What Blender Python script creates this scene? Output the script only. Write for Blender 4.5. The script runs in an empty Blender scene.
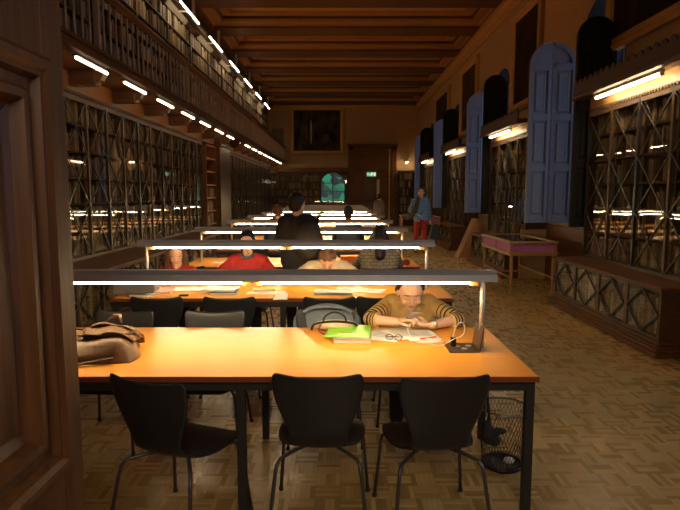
import bpy, bmesh, math, random
from mathutils import Vector, Matrix
R = math.radians
random.seed(7)
S = bpy.context.scene
C = S.collection

# ------------------------------------------------------------------ camera, world, exposure
F_PX, EYE = 560.0, 1.62
PITCH = math.atan(61 / F_PX)
cd = bpy.data.cameras.new('camera'); cam = bpy.data.objects.new('camera', cd); C.objects.link(cam)
cd.sensor_width = 36; cd.lens = F_PX / 680 * 36; cd.clip_start = 0.02; cd.clip_end = 200
cam.location = (0, 0, EYE); cam.rotation_euler = (R(90) - PITCH, 0, 0)
S.camera = cam
S.view_settings.view_transform = 'Standard'; S.view_settings.look = 'None'
S.view_settings.gamma = 1; S.view_settings.use_curve_mapping = False
S.view_settings.exposure = 1.1
W = bpy.data.worlds.new('dusk'); S.world = W; W.use_nodes = True
W.node_tree.nodes['Background'].inputs[0].default_value = (0.30, 0.42, 0.85, 1)
W.node_tree.nodes['Background'].inputs[1].default_value = 0.015
TUBE_DESK = 29.0; TUBE_GALLERY = 10.0; TUBE_CORNICE = 15.0; TUBE_CASE = 20.0; DUSK = 6.5

def area_light(name, loc, rot, sx, sy, energy, col):
    l = bpy.data.lights.new(name, 'AREA'); l.shape = 'RECTANGLE'; l.size = sx; l.size_y = sy
    l.energy = energy; l.color = col
    o = bpy.data.objects.new(name, l); C.objects.link(o); o.location = loc; o.rotation_euler = rot
    return o
# dusk daylight outside each arched window of the window side
for n in range(-1, 4):
    area_light('window_daylight', (4.75, 8.87 + 5.3 * n, 2.8), (0, R(90), 0), 3.2, 1.5, DUSK if n >= 0 else 4 * DUSK, (0.62, 0.74, 1.0))
# fill light added behind the camera to lift lamp housings, chairs and floor
area_light('added_fill_light', (0.3, -1.6, 3.0), (R(38), 0, 0), 1.6, 0.8, 24.0, (1.0, 0.82, 0.62))

# ------------------------------------------------------------------ materials
def new_mat(name):
    m = bpy.data.materials.new(name); m.use_nodes = True
    nt = m.node_tree; b = nt.nodes['Principled BSDF']
    return m, nt, b
def N(nt, t, **k):
    n = nt.nodes.new(t)
    for a, v in k.items():
        setattr(n, a, v)
    return n
def plain(name, col, rough=0.5, metal=0.0, bump=0.0, bscale=60, spec=0.5, var=0.0):
    m, nt, b = new_mat(name)
    b.inputs['Base Color'].default_value = (*col, 1); b.inputs['Roughness'].default_value = rough
    b.inputs['Metallic'].default_value = metal; b.inputs['Specular IOR Level'].default_value = spec
    tc = N(nt, 'ShaderNodeTexCoord'); no = N(nt, 'ShaderNodeTexNoise')
    no.inputs['Scale'].default_value = bscale; no.inputs['Detail'].default_value = 4
    nt.links.new(tc.outputs['Object'], no.inputs['Vector'])
    if var:
        mx = N(nt, 'ShaderNodeMixRGB'); mx.inputs[1].default_value = (*[c * (1 - var) for c in col], 1)
        mx.inputs[2].default_value = (*[min(1, c * (1 + var)) for c in col], 1)
        nt.links.new(no.outputs['Fac'], mx.inputs[0]); nt.links.new(mx.outputs[0], b.inputs['Base Color'])
    if bump:
        bp = N(nt, 'ShaderNodeBump'); bp.inputs['Strength'].default_value = bump; bp.inputs['Distance'].default_value = 0.01
        nt.links.new(no.outputs['Fac'], bp.inputs['Height']); nt.links.new(bp.outputs[0], b.inputs['Normal'])
    return m
def wood(name, c1, c2, rough=0.4, scale=(1, 12, 12), s=2.5, spec=0.5, bump=0.05):
    m, nt, b = new_mat(name)
    tc = N(nt, 'ShaderNodeTexCoord'); mp = N(nt, 'ShaderNodeMapping'); mp.inputs['Scale'].default_value = scale
    no = N(nt, 'ShaderNodeTexNoise'); no.inputs['Scale'].default_value = s; no.inputs['Detail'].default_value = 6
    no.inputs['Roughness'].default_value = 0.6; no.inputs['Distortion'].default_value = 0.4
    cr = N(nt, 'ShaderNodeValToRGB'); cr.color_ramp.elements[0].position = 0.3; cr.color_ramp.elements[1].position = 0.72
    cr.color_ramp.elements[0].color = (*c1, 1); cr.color_ramp.elements[1].color = (*c2, 1)
    L = nt.links.new
    L(tc.outputs['Object'], mp.inputs[0]); L(mp.outputs[0], no.inputs['Vector']); L(no.outputs['Fac'], cr.inputs[0])
    L(cr.outputs[0], b.inputs['Base Color']); b.inputs['Roughness'].default_value = rough
    b.inputs['Specular IOR Level'].default_value = spec
    bp = N(nt, 'ShaderNodeBump'); bp.inputs['Strength'].default_value = bump; bp.inputs['Distance'].default_value = 0.004
    L(no.outputs['Fac'], bp.inputs['Height']); L(bp.outputs[0], b.inputs['Normal'])
    return m
def emit(name, col, k):
    m, nt, b = new_mat(name)
    b.inputs['Base Color'].default_value = (0.8, 0.8, 0.8, 1)
    b.inputs['Emission Color'].default_value = (*col, 1); b.inputs['Emission Strength'].default_value = k
    return m
def pane_mat(name, tint=(0.8, 0.78, 0.7), gain=1.6, base=0.05):
    m, nt, b = new_mat(name); nt.nodes.remove(b)
    out = [n for n in nt.nodes if n.type == 'OUTPUT_MATERIAL'][0]
    tr = N(nt, 'ShaderNodeBsdfTransparent'); tr.inputs[0].default_value = (*tint, 1)
    gl = N(nt, 'ShaderNodeBsdfGlossy'); gl.inputs['Roughness'].default_value = 0.02; gl.inputs[0].default_value = (0.9, 0.9, 0.9, 1)
    lw = N(nt, 'ShaderNodeLayerWeight'); lw.inputs[0].default_value = 0.5
    fr = N(nt, 'ShaderNodeMath', operation='POWER'); fr.inputs[1].default_value = 4.0; nt.links.new(lw.outputs['Facing'], fr.inputs[0])
    mm = N(nt, 'ShaderNodeMath', operation='MULTIPLY_ADD', use_clamp=True); mm.inputs[1].default_value = gain; mm.inputs[2].default_value = base
    mx = N(nt, 'ShaderNodeMixShader'); L = nt.links.new
    L(fr.outputs[0], mm.inputs[0]); L(mm.outputs[0], mx.inputs[0]); L(tr.outputs[0], mx.inputs[1]); L(gl.outputs[0], mx.inputs[2]); L(mx.outputs[0], out.inputs[0])
    # gentle waviness of old glass
    tc = N(nt, 'ShaderNodeTexCoord'); no = N(nt, 'ShaderNodeTexNoise'); no.inputs['Scale'].default_value = 1.3
    bp = N(nt, 'ShaderNodeBump'); bp.inputs['Strength'].default_value = 0.12; bp.inputs['Distance'].default_value = 0.02
    L(tc.outputs['Object'], no.inputs['Vector']); L(no.outputs['Fac'], bp.inputs['Height']); L(bp.outputs[0], gl.inputs['Normal'])
    return m
def parquet():
    m, nt, b = new_mat('mosaic_parquet'); L = nt.links.new
    tc = N(nt, 'ShaderNodeTexCoord'); sp = N(nt, 'ShaderNodeSeparateXYZ'); L(tc.outputs['Object'], sp.inputs[0])
    def M(op, a, bb=None, cc=None):
        n = N(nt, 'ShaderNodeMath', operation=op)
        for i, v in enumerate((a, bb, cc)):
            if v is None: continue
            if isinstance(v, (int, float)): n.inputs[i].default_value = v
            else: L(v, n.inputs[i])
        return n.outputs[0]
    T, K = 0.135, 5.0
    u = M('DIVIDE', sp.outputs[0], T); v = M('DIVIDE', sp.outputs[1], T)
    fu = M('FLOOR', u); fv = M('FLOOR', v); cu = M('FRACT', u); cv = M('FRACT', v)
    par = M('FLOORED_MODULO', M('ADD', fu, fv), 2.0)
    inv = M('SUBTRACT', 1.0, par)
    across = M('ADD', M('MULTIPLY', par, cu), M('MULTIPLY', inv, cv))
    ak = M('MULTIPLY', across, K); fin = M('FLOOR', ak); fr = M('FRACT', ak)
    cb = N(nt, 'ShaderNodeCombineXYZ'); L(fu, cb.inputs[0]); L(fv, cb.inputs[1]); L(fin, cb.inputs[2])
    wn = N(nt, 'ShaderNodeTexWhiteNoise', noise_dimensions='3D'); L(cb.outputs[0], wn.inputs['Vector'])
    cr = N(nt, 'ShaderNodeValToRGB')
    cr.color_ramp.elements[0].color = (0.42, 0.25, 0.07, 1); cr.color_ramp.elements[1].color = (0.74, 0.50, 0.17, 1)
    e = cr.color_ramp.elements.new(0.5); e.color = (0.60, 0.39, 0.12, 1)
    L(wn.outputs['Value'], cr.inputs[0])
    edge = M('MINIMUM', fr, M('SUBTRACT', 1.0, fr)); e2 = M('MINIMUM', M('MINIMUM', cu, M('SUBTRACT', 1.0, cu)), M('MINIMUM', cv, M('SUBTRACT', 1.0, cv)))
    gap = M('MINIMUM', M('MULTIPLY', edge, 14.0), M('MULTIPLY', e2, 60.0)); gap = M('MINIMUM', gap, 1.0)
    mx = N(nt, 'ShaderNodeMixRGB'); mx.inputs[1].default_value = (0.32, 0.18, 0.05, 1); L(gap, mx.inputs[0]); L(cr.outputs[0], mx.inputs[2])
    no = N(nt, 'ShaderNodeTexNoise'); no.inputs['Scale'].default_value = 0.9; no.inputs['Detail'].default_value = 5; L(tc.outputs['Object'], no.inputs['Vector'])
    m2 = N(nt, 'ShaderNodeMixRGB', blend_type='MULTIPLY'); m2.inputs[0].default_value = 0.5
    c2 = N(nt, 'ShaderNodeValToRGB'); c2.color_ramp.elements[0].position = .35; c2.color_ramp.elements[1].position = .65
    c2.color_ramp.elements[0].color = (0.6, 0.58, 0.52, 1); c2.color_ramp.elements[1].color = (1, 1, 1, 1)
    L(no.outputs['Fac'], c2.inputs[0]); L(mx.outputs[0], m2.inputs[1]); L(c2.outputs[0], m2.inputs[2]); L(m2.outputs[0], b.inputs['Base Color'])
    rr = M('ADD', M('MULTIPLY', wn.outputs['Value'], 0.12), 0.24); L(rr, b.inputs['Roughness'])
    b.inputs['Specular IOR Level'].default_value = 0.5
    bp = N(nt, 'ShaderNodeBump'); bp.inputs['Strength'].default_value = 0.25; bp.inputs['Distance'].default_value = 0.002
    L(M('ADD', gap, M('MULTIPLY', wn.outputs['Value'], 0.6)), bp.inputs['Height']); L(bp.outputs[0], b.inputs['Normal'])
    return m
def books_mat():
    m, nt, b = new_mat('old_bindings'); L = nt.links.new
    ge = N(nt, 'ShaderNodeNewGeometry'); oi = N(nt, 'ShaderNodeObjectInfo')
    ad = N(nt, 'ShaderNodeMath', operation='ADD'); fr = N(nt, 'ShaderNodeMath', operation='FRACT')
    L(ge.outputs['Random Per Island'], ad.inputs[0]); L(oi.outputs['Random'], ad.inputs[1]); L(ad.outputs[0], fr.inputs[0])
    cr = N(nt, 'ShaderNodeValToRGB'); cr.color_ramp.interpolation = 'CONSTANT'
    cols = [(0.36, 0.27, 0.14), (0.20, 0.12, 0.055), (0.44, 0.36, 0.22), (0.11, 0.06, 0.03), (0.30, 0.20, 0.10), (0.50, 0.43, 0.29), (0.15, 0.07, 0.04), (0.25, 0.19, 0.11), (0.40, 0.30, 0.17)]
    el = cr.color_ramp.elements; el[0].color = (*cols[0], 1); el[1].position = 0.94; el[1].color = (*cols[8], 1)
    for i in range(1, 8):
        e = el.new(i / 9); e.color = (*cols[i], 1)
    L(fr.outputs[0], cr.inputs[0])
    tc = N(nt, 'ShaderNodeTexCoord'); no = N(nt, 'ShaderNodeTexNoise'); no.inputs['Scale'].default_value = 14; no.inputs['Detail'].default_value = 5
    L(tc.outputs['Object'], no.inputs['Vector'])
    mx = N(nt, 'ShaderNodeMixRGB', blend_type='MULTIPLY'); mx.inputs[0].default_value = 0.6
    L(cr.outputs[0], mx.inputs[1]); L(no.outputs['Fac'], mx.inputs[2]); L(mx.outputs[0], b.inputs['Base Color'])
    b.inputs['Roughness'].default_value = 0.6
    return m

M_floor = parquet()
M_plaster = plain('ochre_plaster', (0.50, 0.33, 0.17), 0.85, bump=0.1, bscale=9, var=0.12)
M_dark = wood('dark_walnut', (0.055, 0.020, 0.008), (0.13, 0.052, 0.020), 0.38)
M_red = wood('red_brown_wood', (0.11, 0.042, 0.013), (0.21, 0.085, 0.025), 0.5, spec=.3)
M_beam = wood('ceiling_beam_wood', (0.095, 0.038, 0.013), (0.15, 0.062, 0.022), 0.6)
M_coffer = wood('coffer_wood', (0.34, 0.175, 0.06), (0.45, 0.24, 0.085), 0.6)
M_gild = wood('gilded_moulding', (0.46, 0.26, 0.075), (0.64, 0.38, 0.12), 0.45)
M_door = wood('carved_door_wood', (0.065, 0.024, 0.007), (0.15, 0.056, 0.014), 0.48, scale=(12, 12, 1), spec=.35)
M_case = wood('bookcase_wood', (0.065, 0.032, 0.011), (0.13, 0.064, 0.022), 0.42)
M_shelf = wood('shelf_wood', (0.05, 0.024, 0.012), (0.09, 0.042, 0.018), 0.55)
M_bar = plain('black_lattice_iron', (0.035, 0.033, 0.03), 0.4, 0.3)
M_lat = plain('bronze_lattice', (0.075, 0.062, 0.045), 0.35, 0.5)
M_pane = pane_mat('old_cabinet_glass', (.96, .94, .90), .9, .05)
M_book = books_mat()
M_top = wood('orange_laminate', (0.88, 0.345, 0.035), (0.95, 0.42, 0.06), 0.28, scale=(0.6, 14, 14), s=3, bump=0.0)
M_edge = plain('red_table_edge', (0.26, 0.065, 0.018), 0.45)
M_steel = plain('dark_steel', (0.045, 0.043, 0.045), 0.45, 0.4)
M_lamp = plain('grey_lamp_housing', (0.50, 0.51, 0.53), 0.38, 0.35)
M_post = plain('brushed_post', (0.55, 0.52, 0.46), 0.35, 0.4)
M_tube = emit('desk_tube', (1.0, 0.74, 0.40), TUBE_DESK)
M_tubeg = emit('gallery_tube', (1.0, 0.76, 0.46), TUBE_GALLERY)
M_tubec = emit('cornice_tube', (1.0, 0.76, 0.46), TUBE_CORNICE)
M_tubew = emit('case_tube', (1.0, 0.76, 0.46), TUBE_CASE)
M_white = plain('tube_fitting', (0.7, 0.68, 0.62), 0.5)
M_chair = plain('black_lacquered_ply', (0.022, 0.022, 0.027), 0.33)
M_cleg = plain('grey_chair_tube', (0.11, 0.10, 0.11), 0.35, 0.6)
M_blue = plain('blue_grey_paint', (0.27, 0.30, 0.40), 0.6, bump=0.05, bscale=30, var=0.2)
M_blk = plain('near_black_and_shade', (0.012, 0.010, 0.009), 0.8)  # true black parts, plus shade painted onto near shutters and window reveals
M_skin = plain('skin', (0.80, 0.50, 0.34), 0.5)
M_hair = plain('dark_hair', (0.018, 0.011, 0.008), 0.45, bump=0.6, bscale=90)
M_hairb = plain('brown_hair', (0.12, 0.055, 0.022), 0.5, bump=0.6, bscale=90, var=0.3)
M_lip = plain('lips', (0.62, 0.27, 0.20), 0.5)
M_shoe = plain('dark_shoe', (0.03, 0.026, 0.024), 0.5)
M_jean = plain('dark_trouser_cloth', (0.03, 0.032, 0.045), 0.85, bump=0.2, bscale=200)
M_paper = plain('paper', (0.86, 0.83, 0.76), 0.7, var=0.05, bscale=12)
M_print = plain('printed_grey', (0.35, 0.34, 0.33), 0.7)
M_leather = plain('brown_leather', (0.17, 0.085, 0.038), 0.45, bump=0.35, bscale=40, var=0.2)
M_leather2 = plain('dark_leather', (0.07, 0.035, 0.02), 0.4, bump=0.3, bscale=40)
M_refl = plain('dull_reflector', (.22, .20, .17), .6)
M_brass = plain('brass', (0.6, 0.42, 0.18), 0.3, 0.9)

# ------------------------------------------------------------------ mesh helpers
class MB:
    def __init__(s): s.v = []; s.f = []; s.m = []; s.mi = 0
    def add(s, vs, fs):
        k = len(s.v); s.v += [tuple(p) for p in vs]; s.f += [tuple(i + k for i in f) for f in fs]; s.m += [s.mi] * len(fs)
        return s
    def box(s, x0, x1, y0, y1, z0, z1, M=None):
        vs = [Vector((x, y, z)) for x in (x0, x1) for y in (y0, y1) for z in (z0, z1)]
        if M is not None: vs = [M @ p for p in vs]
        return s.add(vs, [(0, 1, 3, 2), (4, 6, 7, 5), (0, 4, 5, 1), (2, 3, 7, 6), (0, 2, 6, 4), (1, 5, 7, 3)])
    def cbox(s, c, d, M=None):
        return s.box(c[0] - d[0] / 2, c[0] + d[0] / 2, c[1] - d[1] / 2, c[1] + d[1] / 2, c[2] - d[2] / 2, c[2] + d[2] / 2, M)
    def bar(s, p, q, w, h):
        p = Vector(p); q = Vector(q); d = (q - p).normalized()
        u = d.cross(Vector((0, 0, 1)))
        if u.length < 1e-4: u = Vector((1, 0, 0))
        u.normalize(); n = d.cross(u)
        vs = [b + u * a * w / 2 + n * c * h / 2 for b in (p, q) for a, c in ((-1, -1), (1, -1), (1, 1), (-1, 1))]
        return s.add(vs, [(0, 1, 2, 3), (7, 6, 5, 4), (0, 4, 5, 1), (1, 5, 6, 2), (2, 6, 7, 3), (3, 7, 4, 0)])
    def tube(s, pts, r, seg=10, cap=True):
        pts = [Vector(p) for p in pts]; n = len(pts); rs = r if isinstance(r, (list, tuple)) else [r] * n
        ref = None; rings = []
        for i, p in enumerate(pts):
            d = (pts[min(i + 1, n - 1)] - pts[max(i - 1, 0)]).normalized()
            if ref is None:
                ref = d.orthogonal().normalized()
            ref = (ref - d * ref.dot(d)).normalized(); b = d.cross(ref)
            rings.append([p + (ref * math.cos(a) + b * math.sin(a)) * rs[i] for a in (2 * math.pi * k / seg for k in range(seg))])
        vs = [p for r_ in rings for p in r_]; fs = []
        for i in range(n - 1):
            for k in range(seg):
                fs.append((i * seg + k, i * seg + (k + 1) % seg, (i + 1) * seg + (k + 1) % seg, (i + 1) * seg + k))
        if cap: fs += [tuple(reversed(range(seg))), tuple((n - 1) * seg + k for k in range(seg))]
        return s.add(vs, fs)
    def lathe(s, prof, c=(0, 0, 0), seg=16):
        c = Vector(c); vs = []; fs = []; n = len(prof)
        for r, z in prof:
            vs += [c + Vector((r * math.cos(2 * math.pi * k / seg), r * math.sin(2 * math.pi * k / seg), z)) for k in range(seg)]
        for i in range(n - 1):
            for k in range(seg):
                fs.append((i * seg + k, i * seg + (k + 1) % seg, (i + 1) * seg + (k + 1) % seg, (i + 1) * seg + k))
        fs += [tuple(reversed(range(seg))), tuple((n - 1) * seg + k for k in range(seg))]
        return s.add(vs, fs)
    def prism(s, poly, fn, d0, d1):
        """poly 2D points, fn(a,b,d)->xyz"""
        n = len(poly); vs = [fn(a, b, d0) for a, b in poly] + [fn(a, b, d1) for a, b in poly]
        fs = [tuple(range(n)), tuple(reversed(range(n, 2 * n)))] + [(i, i + n, (i + 1) % n + n, (i + 1) % n) for i in range(n)]
        return s.add(vs, fs)
    def rings(s, loops, close=True):
        """loops of equal point count joined in turn, last one filled"""
        n = len(loops[0]); vs = [p for l in loops for p in l]; fs = []
        for i in range(len(loops) - 1):
            for k in range(n):
                fs.append((i * n + k, i * n + (k + 1) % n, (i + 1) * n + (k + 1) % n, (i + 1) * n + k))
        if close: fs.append(tuple((len(loops) - 1) * n + k for k in range(n)))
        return s.add(vs, fs)
    def capsule(s, p, q, r1, r2, seg=14):
        p = Vector(p); q = Vector(q); d = q - p
        if d.length < 1e-5: d = Vector((0, 0, 1e-4)); q = p + d
        dn = d.normalized(); pts = []; rs = []
        for a in (85, 60, 35, 12): pts.append(p - dn * r1 * math.sin(R(a))); rs.append(r1 * math.cos(R(a)))
        pts.append((p + q) / 2); rs.append((r1 + r2) / 2)
        for a in (12, 35, 60, 85): pts.append(q + dn * r2 * math.sin(R(a))); rs.append(r2 * math.cos(R(a)))
        return s.tube(pts, rs, seg)
    def ball(s, c, r, M=None, seg=16, rg=10):
        c = Vector(c); vs = []; r = r if isinstance(r, (tuple, list)) else (r, r, r)
        prof = [(math.sin(math.pi * (i + .3) / (rg - .4)), -math.cos(math.pi * (i + .3) / (rg - .4))) for i in range(rg)]
        fs = []
        for a, z in prof:
            for k in range(seg):
                v = Vector((r[0] * a * math.cos(2 * math.pi * k / seg), r[1] * a * math.sin(2 * math.pi * k / seg), r[2] * z))
                vs.append(c + (M @ v if M is not None else v))
        for i in range(rg - 1):
            for k in range(seg):
                fs.append((i * seg + k, i * seg + (k + 1) % seg, (i + 1) * seg + (k + 1) % seg, (i + 1) * seg + k))
        fs += [tuple(reversed(range(seg))), tuple((rg - 1) * seg + k for k in range(seg))]
        return s.add(vs, fs)
    def build(s, name, mat, parent=None, bevel=0, smooth=False, kind=None, sub=0):
        me = bpy.data.meshes.new(name); me.from_pydata(s.v, [], s.f)
        for m in (mat if isinstance(mat, (list, tuple)) else [mat]): me.materials.append(m)
        if max(s.m, default=0): me.polygons.foreach_set('material_index', s.m)
        bm = bmesh.new(); bm.from_mesh(me); bmesh.ops.recalc_face_normals(bm, faces=bm.faces); bm.to_mesh(me); bm.free()
        if smooth: me.polygons.foreach_set('use_smooth', [True] * len(me.polygons))
        o = bpy.data.objects.new(name, me); C.objects.link(o)
        if parent is not None: o.parent = parent
        if bevel:
            b = o.modifiers.new('bevel', 'BEVEL'); b.width = bevel; b.segments = 2; b.limit_method = 'ANGLE'
        if sub:
            b = o.modifiers.new('sub', 'SUBSURF'); b.levels = sub; b.render_levels = sub
        if kind: o['kind'] = kind
        return o
def empty(name, loc=(0, 0, 0), rz=0.0):
    o = bpy.data.objects.new(name, None); C.objects.link(o); o.location = loc; o.rotation_euler = (0, 0, rz); o.empty_display_size = 0.1
    return o
def tag(o, label, cat, group=None):
    o['label'] = label; o['category'] = cat
    if group: o['group'] = group
    return o
def children(o): return [c for c in KIDS.get(o.name, [])] if False else list(o.children)
def dup(o, loc=None, rz=None, parent=None):
    c = o.copy(); C.objects.link(c)
    if parent is not None: c.parent = parent
    if loc is not None: c.location = loc
    if rz is not None: c.rotation_euler = (0, 0, rz)
    for ch in list(o.children): dup(ch, parent=c)
    return c
def rect(x0, x1, z0, z1, inset, fn, d):
    return [fn(x0 + inset, z0 + inset, d), fn(x1 - inset, z0 + inset, d), fn(x1 - inset, z1 - inset, d), fn(x0 + inset, z1 - inset, d)]
ORD = ['first', 'second', 'third', 'fourth', 'fifth', 'sixth', 'seventh', 'eighth', 'ninth', 'tenth', 'eleventh', 'twelfth', 'thirteenth', 'fourteenth', 'fifteenth', 'sixteenth', 'seventeenth', 'eighteenth', 'nineteenth', 'twentieth']

# ------------------------------------------------------------------ room shell
XR, XL, YN, YF, ZC = 4.0, -3.98, 0.38, 29.0, 6.3
WIN = [(8.1 + 5.3 * n, 9.65 + 5.3 * n) for n in range(-1, 4)]
SILL, SPR = 1.05, 3.9
MB().box(XL - .3, XR + 1.0, -1.5, YF + .3, -0.12, 0).build('floor', M_floor, kind='structure')
MB().box(XL - .3, XL, 0.1, YF + .3, 0, ZC + .3).build('wall_left', M_plaster, kind='structure')
MB().box(XL - .3, XR + .6, YF, YF + .3, 0, ZC + .3).build('wall_back', M_plaster, kind='structure')
# right wall with arched window openings, 0.45 m thick
b = MB(); ys = [0.1]
for a, c in WIN: ys += [a, c]
ys.append(YF)
TH = 0.45
for i in range(0, len(ys) - 1, 2): b.box(XR, XR + TH, ys[i], ys[i + 1], 0, ZC + .3)
for a, c in WIN:
    b.box(XR, XR + TH, a, c, 0, SILL)
    r = (c - a) / 2; m = (a + c) / 2; K = 14
    arc = [(m - r * math.cos(math.pi * k / K), SPR + r * math.sin(math.pi * k / K)) for k in range(K + 1)]
    for k in range(K):
        (ya, za), (yb, zb) = arc[k], arc[k + 1]
        vs = [(x, y, z) for x in (XR, XR + TH) for y, z in ((ya, za), (yb, zb), (yb, ZC + .3), (ya, ZC + .3))]
        b.add(vs, [(0, 1, 2, 3), (7, 6, 5, 4), (0, 4, 5, 1)])
b.build('wall_right', M_plaster, kind='structure')
# near wall, the camera looks in through its doorway
b = MB(); b.box(XL, -0.86, 0.1, YN, 0, ZC + .3); b.box(1.35, XR + .45, 0.1, YN, 0, ZC + .3); b.box(-0.86, 1.35, 0.1, YN, 3.1, ZC + .3)
b.build('wall_near', M_plaster, kind='structure')
# ceiling with coffers between beams
MB().box(XL - .3, XR + .5, 0.1, YF + .3, ZC + .06, ZC + .3).build('ceiling', M_beam, kind='structure')
bx0, bx1 = -3.35, 3.72
beams = [15.45 + 2.42 * k for k in range(-6, 6)]
tn = 1
for k, y in enumerate(beams):
    if y > YF - 1: continue
    MB().box(bx0, bx1, y, y + 0.80, 6.0, ZC + .06).build('trim_%d' % tn, M_beam, bevel=.02, kind='structure'); tn += 1
    y0, y1 = y + 0.80, (y + 2.42 if k < len(beams) - 1 and beams[k + 1] < YF - 1 else YF - .2)
    f = lambda a, c, d: (a, c, d)
    o = MB().rings([rect(bx0, bx1, y0, y1, i, f, z) for i, z in ((0, 6.06), (.03, 6.06), (.06, 6.10), (.24, 6.10), (.26, 6.16))], close=False).build('trim_%d' % tn, M_coffer, kind='structure'); tn += 1
    o = MB().rings([rect(bx0, bx1, y0, y1, i, f, z) for i, z in ((.26, 6.16), (.31, 6.17), (.31, 6.22))], close=False).build('trim_%d' % tn, M_beam, kind='structure'); tn += 1
    o = MB().rings([rect(bx0, bx1, y0, y1, i, f, z) for i, z in ((.31, 6.22), (.52, 6.22), (.54, 6.28))], close=False).build('trim_%d' % tn, M_coffer, kind='structure'); tn += 1
    o = MB().rings([rect(bx0, bx1, y0, y1, i, f, z) for i, z in ((.54, 6.28), (.60, 6.30))]).build('trim_%d' % tn, M_gild, kind='structure'); tn += 1
MB().box(XL, bx0, YN, YF, 5.98, ZC + .08).build('trim_%d' % tn, M_beam, kind='structure'); tn += 1
MB().box(bx1, XR, YN, YF, 6.03, ZC + .08).build('trim_%d' % tn, M_beam, kind='structure'); tn += 1
def cornice(name, pts_fn, prof, mat):
    b = MB(); L = [[pts_fn(e, a, z) for a, z in prof] for e in (0, 1)]; n = len(prof)
    b.add(L[0] + L[1], [(i, i + 1, n + i + 1, n + i) for i in range(n - 1)]); return b.build(name, mat, kind='structure')
prof = [(0, 5.80), (.05, 5.80), (.06, 5.87), (.12, 5.90), (.20, 6.0), (.26, 6.01), (.28, 6.05), (.28, 6.1)]
cornice('trim_%d' % tn, lambda e, a, z: (XR - a, YN if e == 0 else YF, z), prof, M_gild); tn += 1
cornice('trim_%d' % tn, lambda e, a, z: (XL if e == 0 else XR, YF - a, z), prof, M_gild); tn += 1

# windows: frame with glazing bars and glass in each arched opening
M_wglass = pane_mat('window_glass', (0.9, 0.93, 0.95), .9, 0.03)
for n, (a, c) in enumerate(WIN):
    w = empty('window_%d' % (n + 1), (XR + .36, (a + c) / 2, 0)); w['kind'] = 'structure'
    r = (c - a) / 2; b = MB()
    for s in (-1, 1): b.box(-.03, .03, s * r - .04 * (s > 0), s * r + .04 * (s < 0), SILL, SPR)
    b.box(-.03, .03, -.03, .03, SILL, SPR + r)
    for z in (SILL, 2.0, 2.95, SPR - .04): b.box(-.03, .03, -r, r, z, z + .05)
    pts = [(0, -r * .97 * math.cos(math.pi * k / 14), SPR + r * .97 * math.sin(math.pi * k / 14)) for k in range(15)]
    for k in range(14): b.bar(pts[k], pts[k + 1], .06, .05)
    b.build('window_frame', M_dark, w)
    b = MB(); q = [(-r, SILL)] + [(-r * math.cos(math.pi * k / 14), SPR + r * math.sin(math.pi * k / 14)) for k in range(15)] + [(r, SILL)]
    for k in range(len(q) - 1):
        (ya, za), (yb, zb) = [(y_ * .985, z_ if z_ <= SPR else SPR + (z_ - SPR) * .985) for y_, z_ in (q[k], q[k + 1])]
        b.add([(-.365, ya, za), (-.365, yb, zb), (-.04, yb, zb), (-.04, ya, za)], [(0, 1, 2, 3)])
    b.build('reveal_shade', M_blk, w)  # dark sheets added so the window reveals look deep in shade
    b = MB(); poly = [(-r, SILL), (r, SILL)] + [(r * math.cos(math.pi * k / 14), SPR + r * math.sin(math.pi * k / 14)) for k in range(15)]
    b.prism(poly, lambda y, z, d: (d, y, z), .035, .04); b.build('pane', M_wglass, w)

# ------------------------------------------------------------------ near door leaf (open, beside the camera)
dr = empty('door_1', (-0.768, 0, 0)); dr['kind'] = 'structure'
f = lambda y, z, d: (d, y, z)
b = MB(); Y0, Y1, ZT = 0.42, 1.60, 3.0
panels = [(0.60, 1.49, 0.12, 0.66), (0.60, 1.49, 0.87, 1.965), (0.60, 1.49, 2.17, 2.88)]
b.box(-.06, 0, Y0, panels[0][0], 0, ZT); b.box(-.06, 0, 1.49, Y1, 0, ZT)
for z0, z1 in ((0, .12), (.66, .87), (1.965, 2.17), (2.88, 3.0)): b.box(-.06, 0, .60, 1.49, z0, z1)
b.build('door_frame', M_door, dr, bevel=.003)
for p in panels:
    b = MB()
    b.rings([rect(*p, i, f, d) for i, d in ((0, 0), (.0, .022), (.012, .030), (.03, .030), (.042, .018), (.052, .018), (.06, -.004), (.085, -.004), (.095, .010), (.115, .010), (.13, -.020), (.16, -.030), (.165, -.022), (.19, -.020))])
    b.build('door_panel', M_door, dr)
b = MB(); b.box(-.045, -.015, 1.595, 1.604, 0.78, 0.98); b.box(-.04, -.02, 1.60, 1.625, 0.86, 0.885); o = b.build('latch', M_brass, dr); o['label'] = 'brass latch plate'

# ------------------------------------------------------------------ back wall: door, surround, sign
dr = empty('door_2', (0, YF, 0)); dr['kind'] = 'structure'
fb = lambda x, z, d: (x, d, z)
b = MB(); b.box(.42, .68, -.22, 0, 0, 4.05); b.box(2.62, 2.88, -.22, 0, 0, 4.05); b.box(.42, 2.88, -.22, 0, 3.85, 4.05); b.box(.36, 2.94, -.27, 0, 4.05, 4.15)
b.build('door_surround', M_red, dr, bevel=.01)
b = MB(); b.rings([rect(.68, 2.62, 2.45, 3.85, i, fb, d) for i, d in ((0, -.12), (.14, -.12), (.17, -.08), (.3, -.08), (.34, -.1))]); b.box(.68, 1.18, -.12, -.02, 0, 2.45); b.box(1.82, 2.62, -.12, -.02, 0, 2.45)
b.build('door_panelling', M_red, dr)
b = MB(); b.box(1.18, 1.82, -.14, -.10, 0, 2.30); b.box(1.18, 1.82, -.15, -.1, 2.3, 2.45)
for z0, z1 in ((.2, 1.0), (1.15, 2.2)): b.rings([rect(1.22, 1.78, z0, z1, i, fb, d) for i, d in ((0, -.14), (.0, -.155), (.05, -.155), (.07, -.142))])
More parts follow.
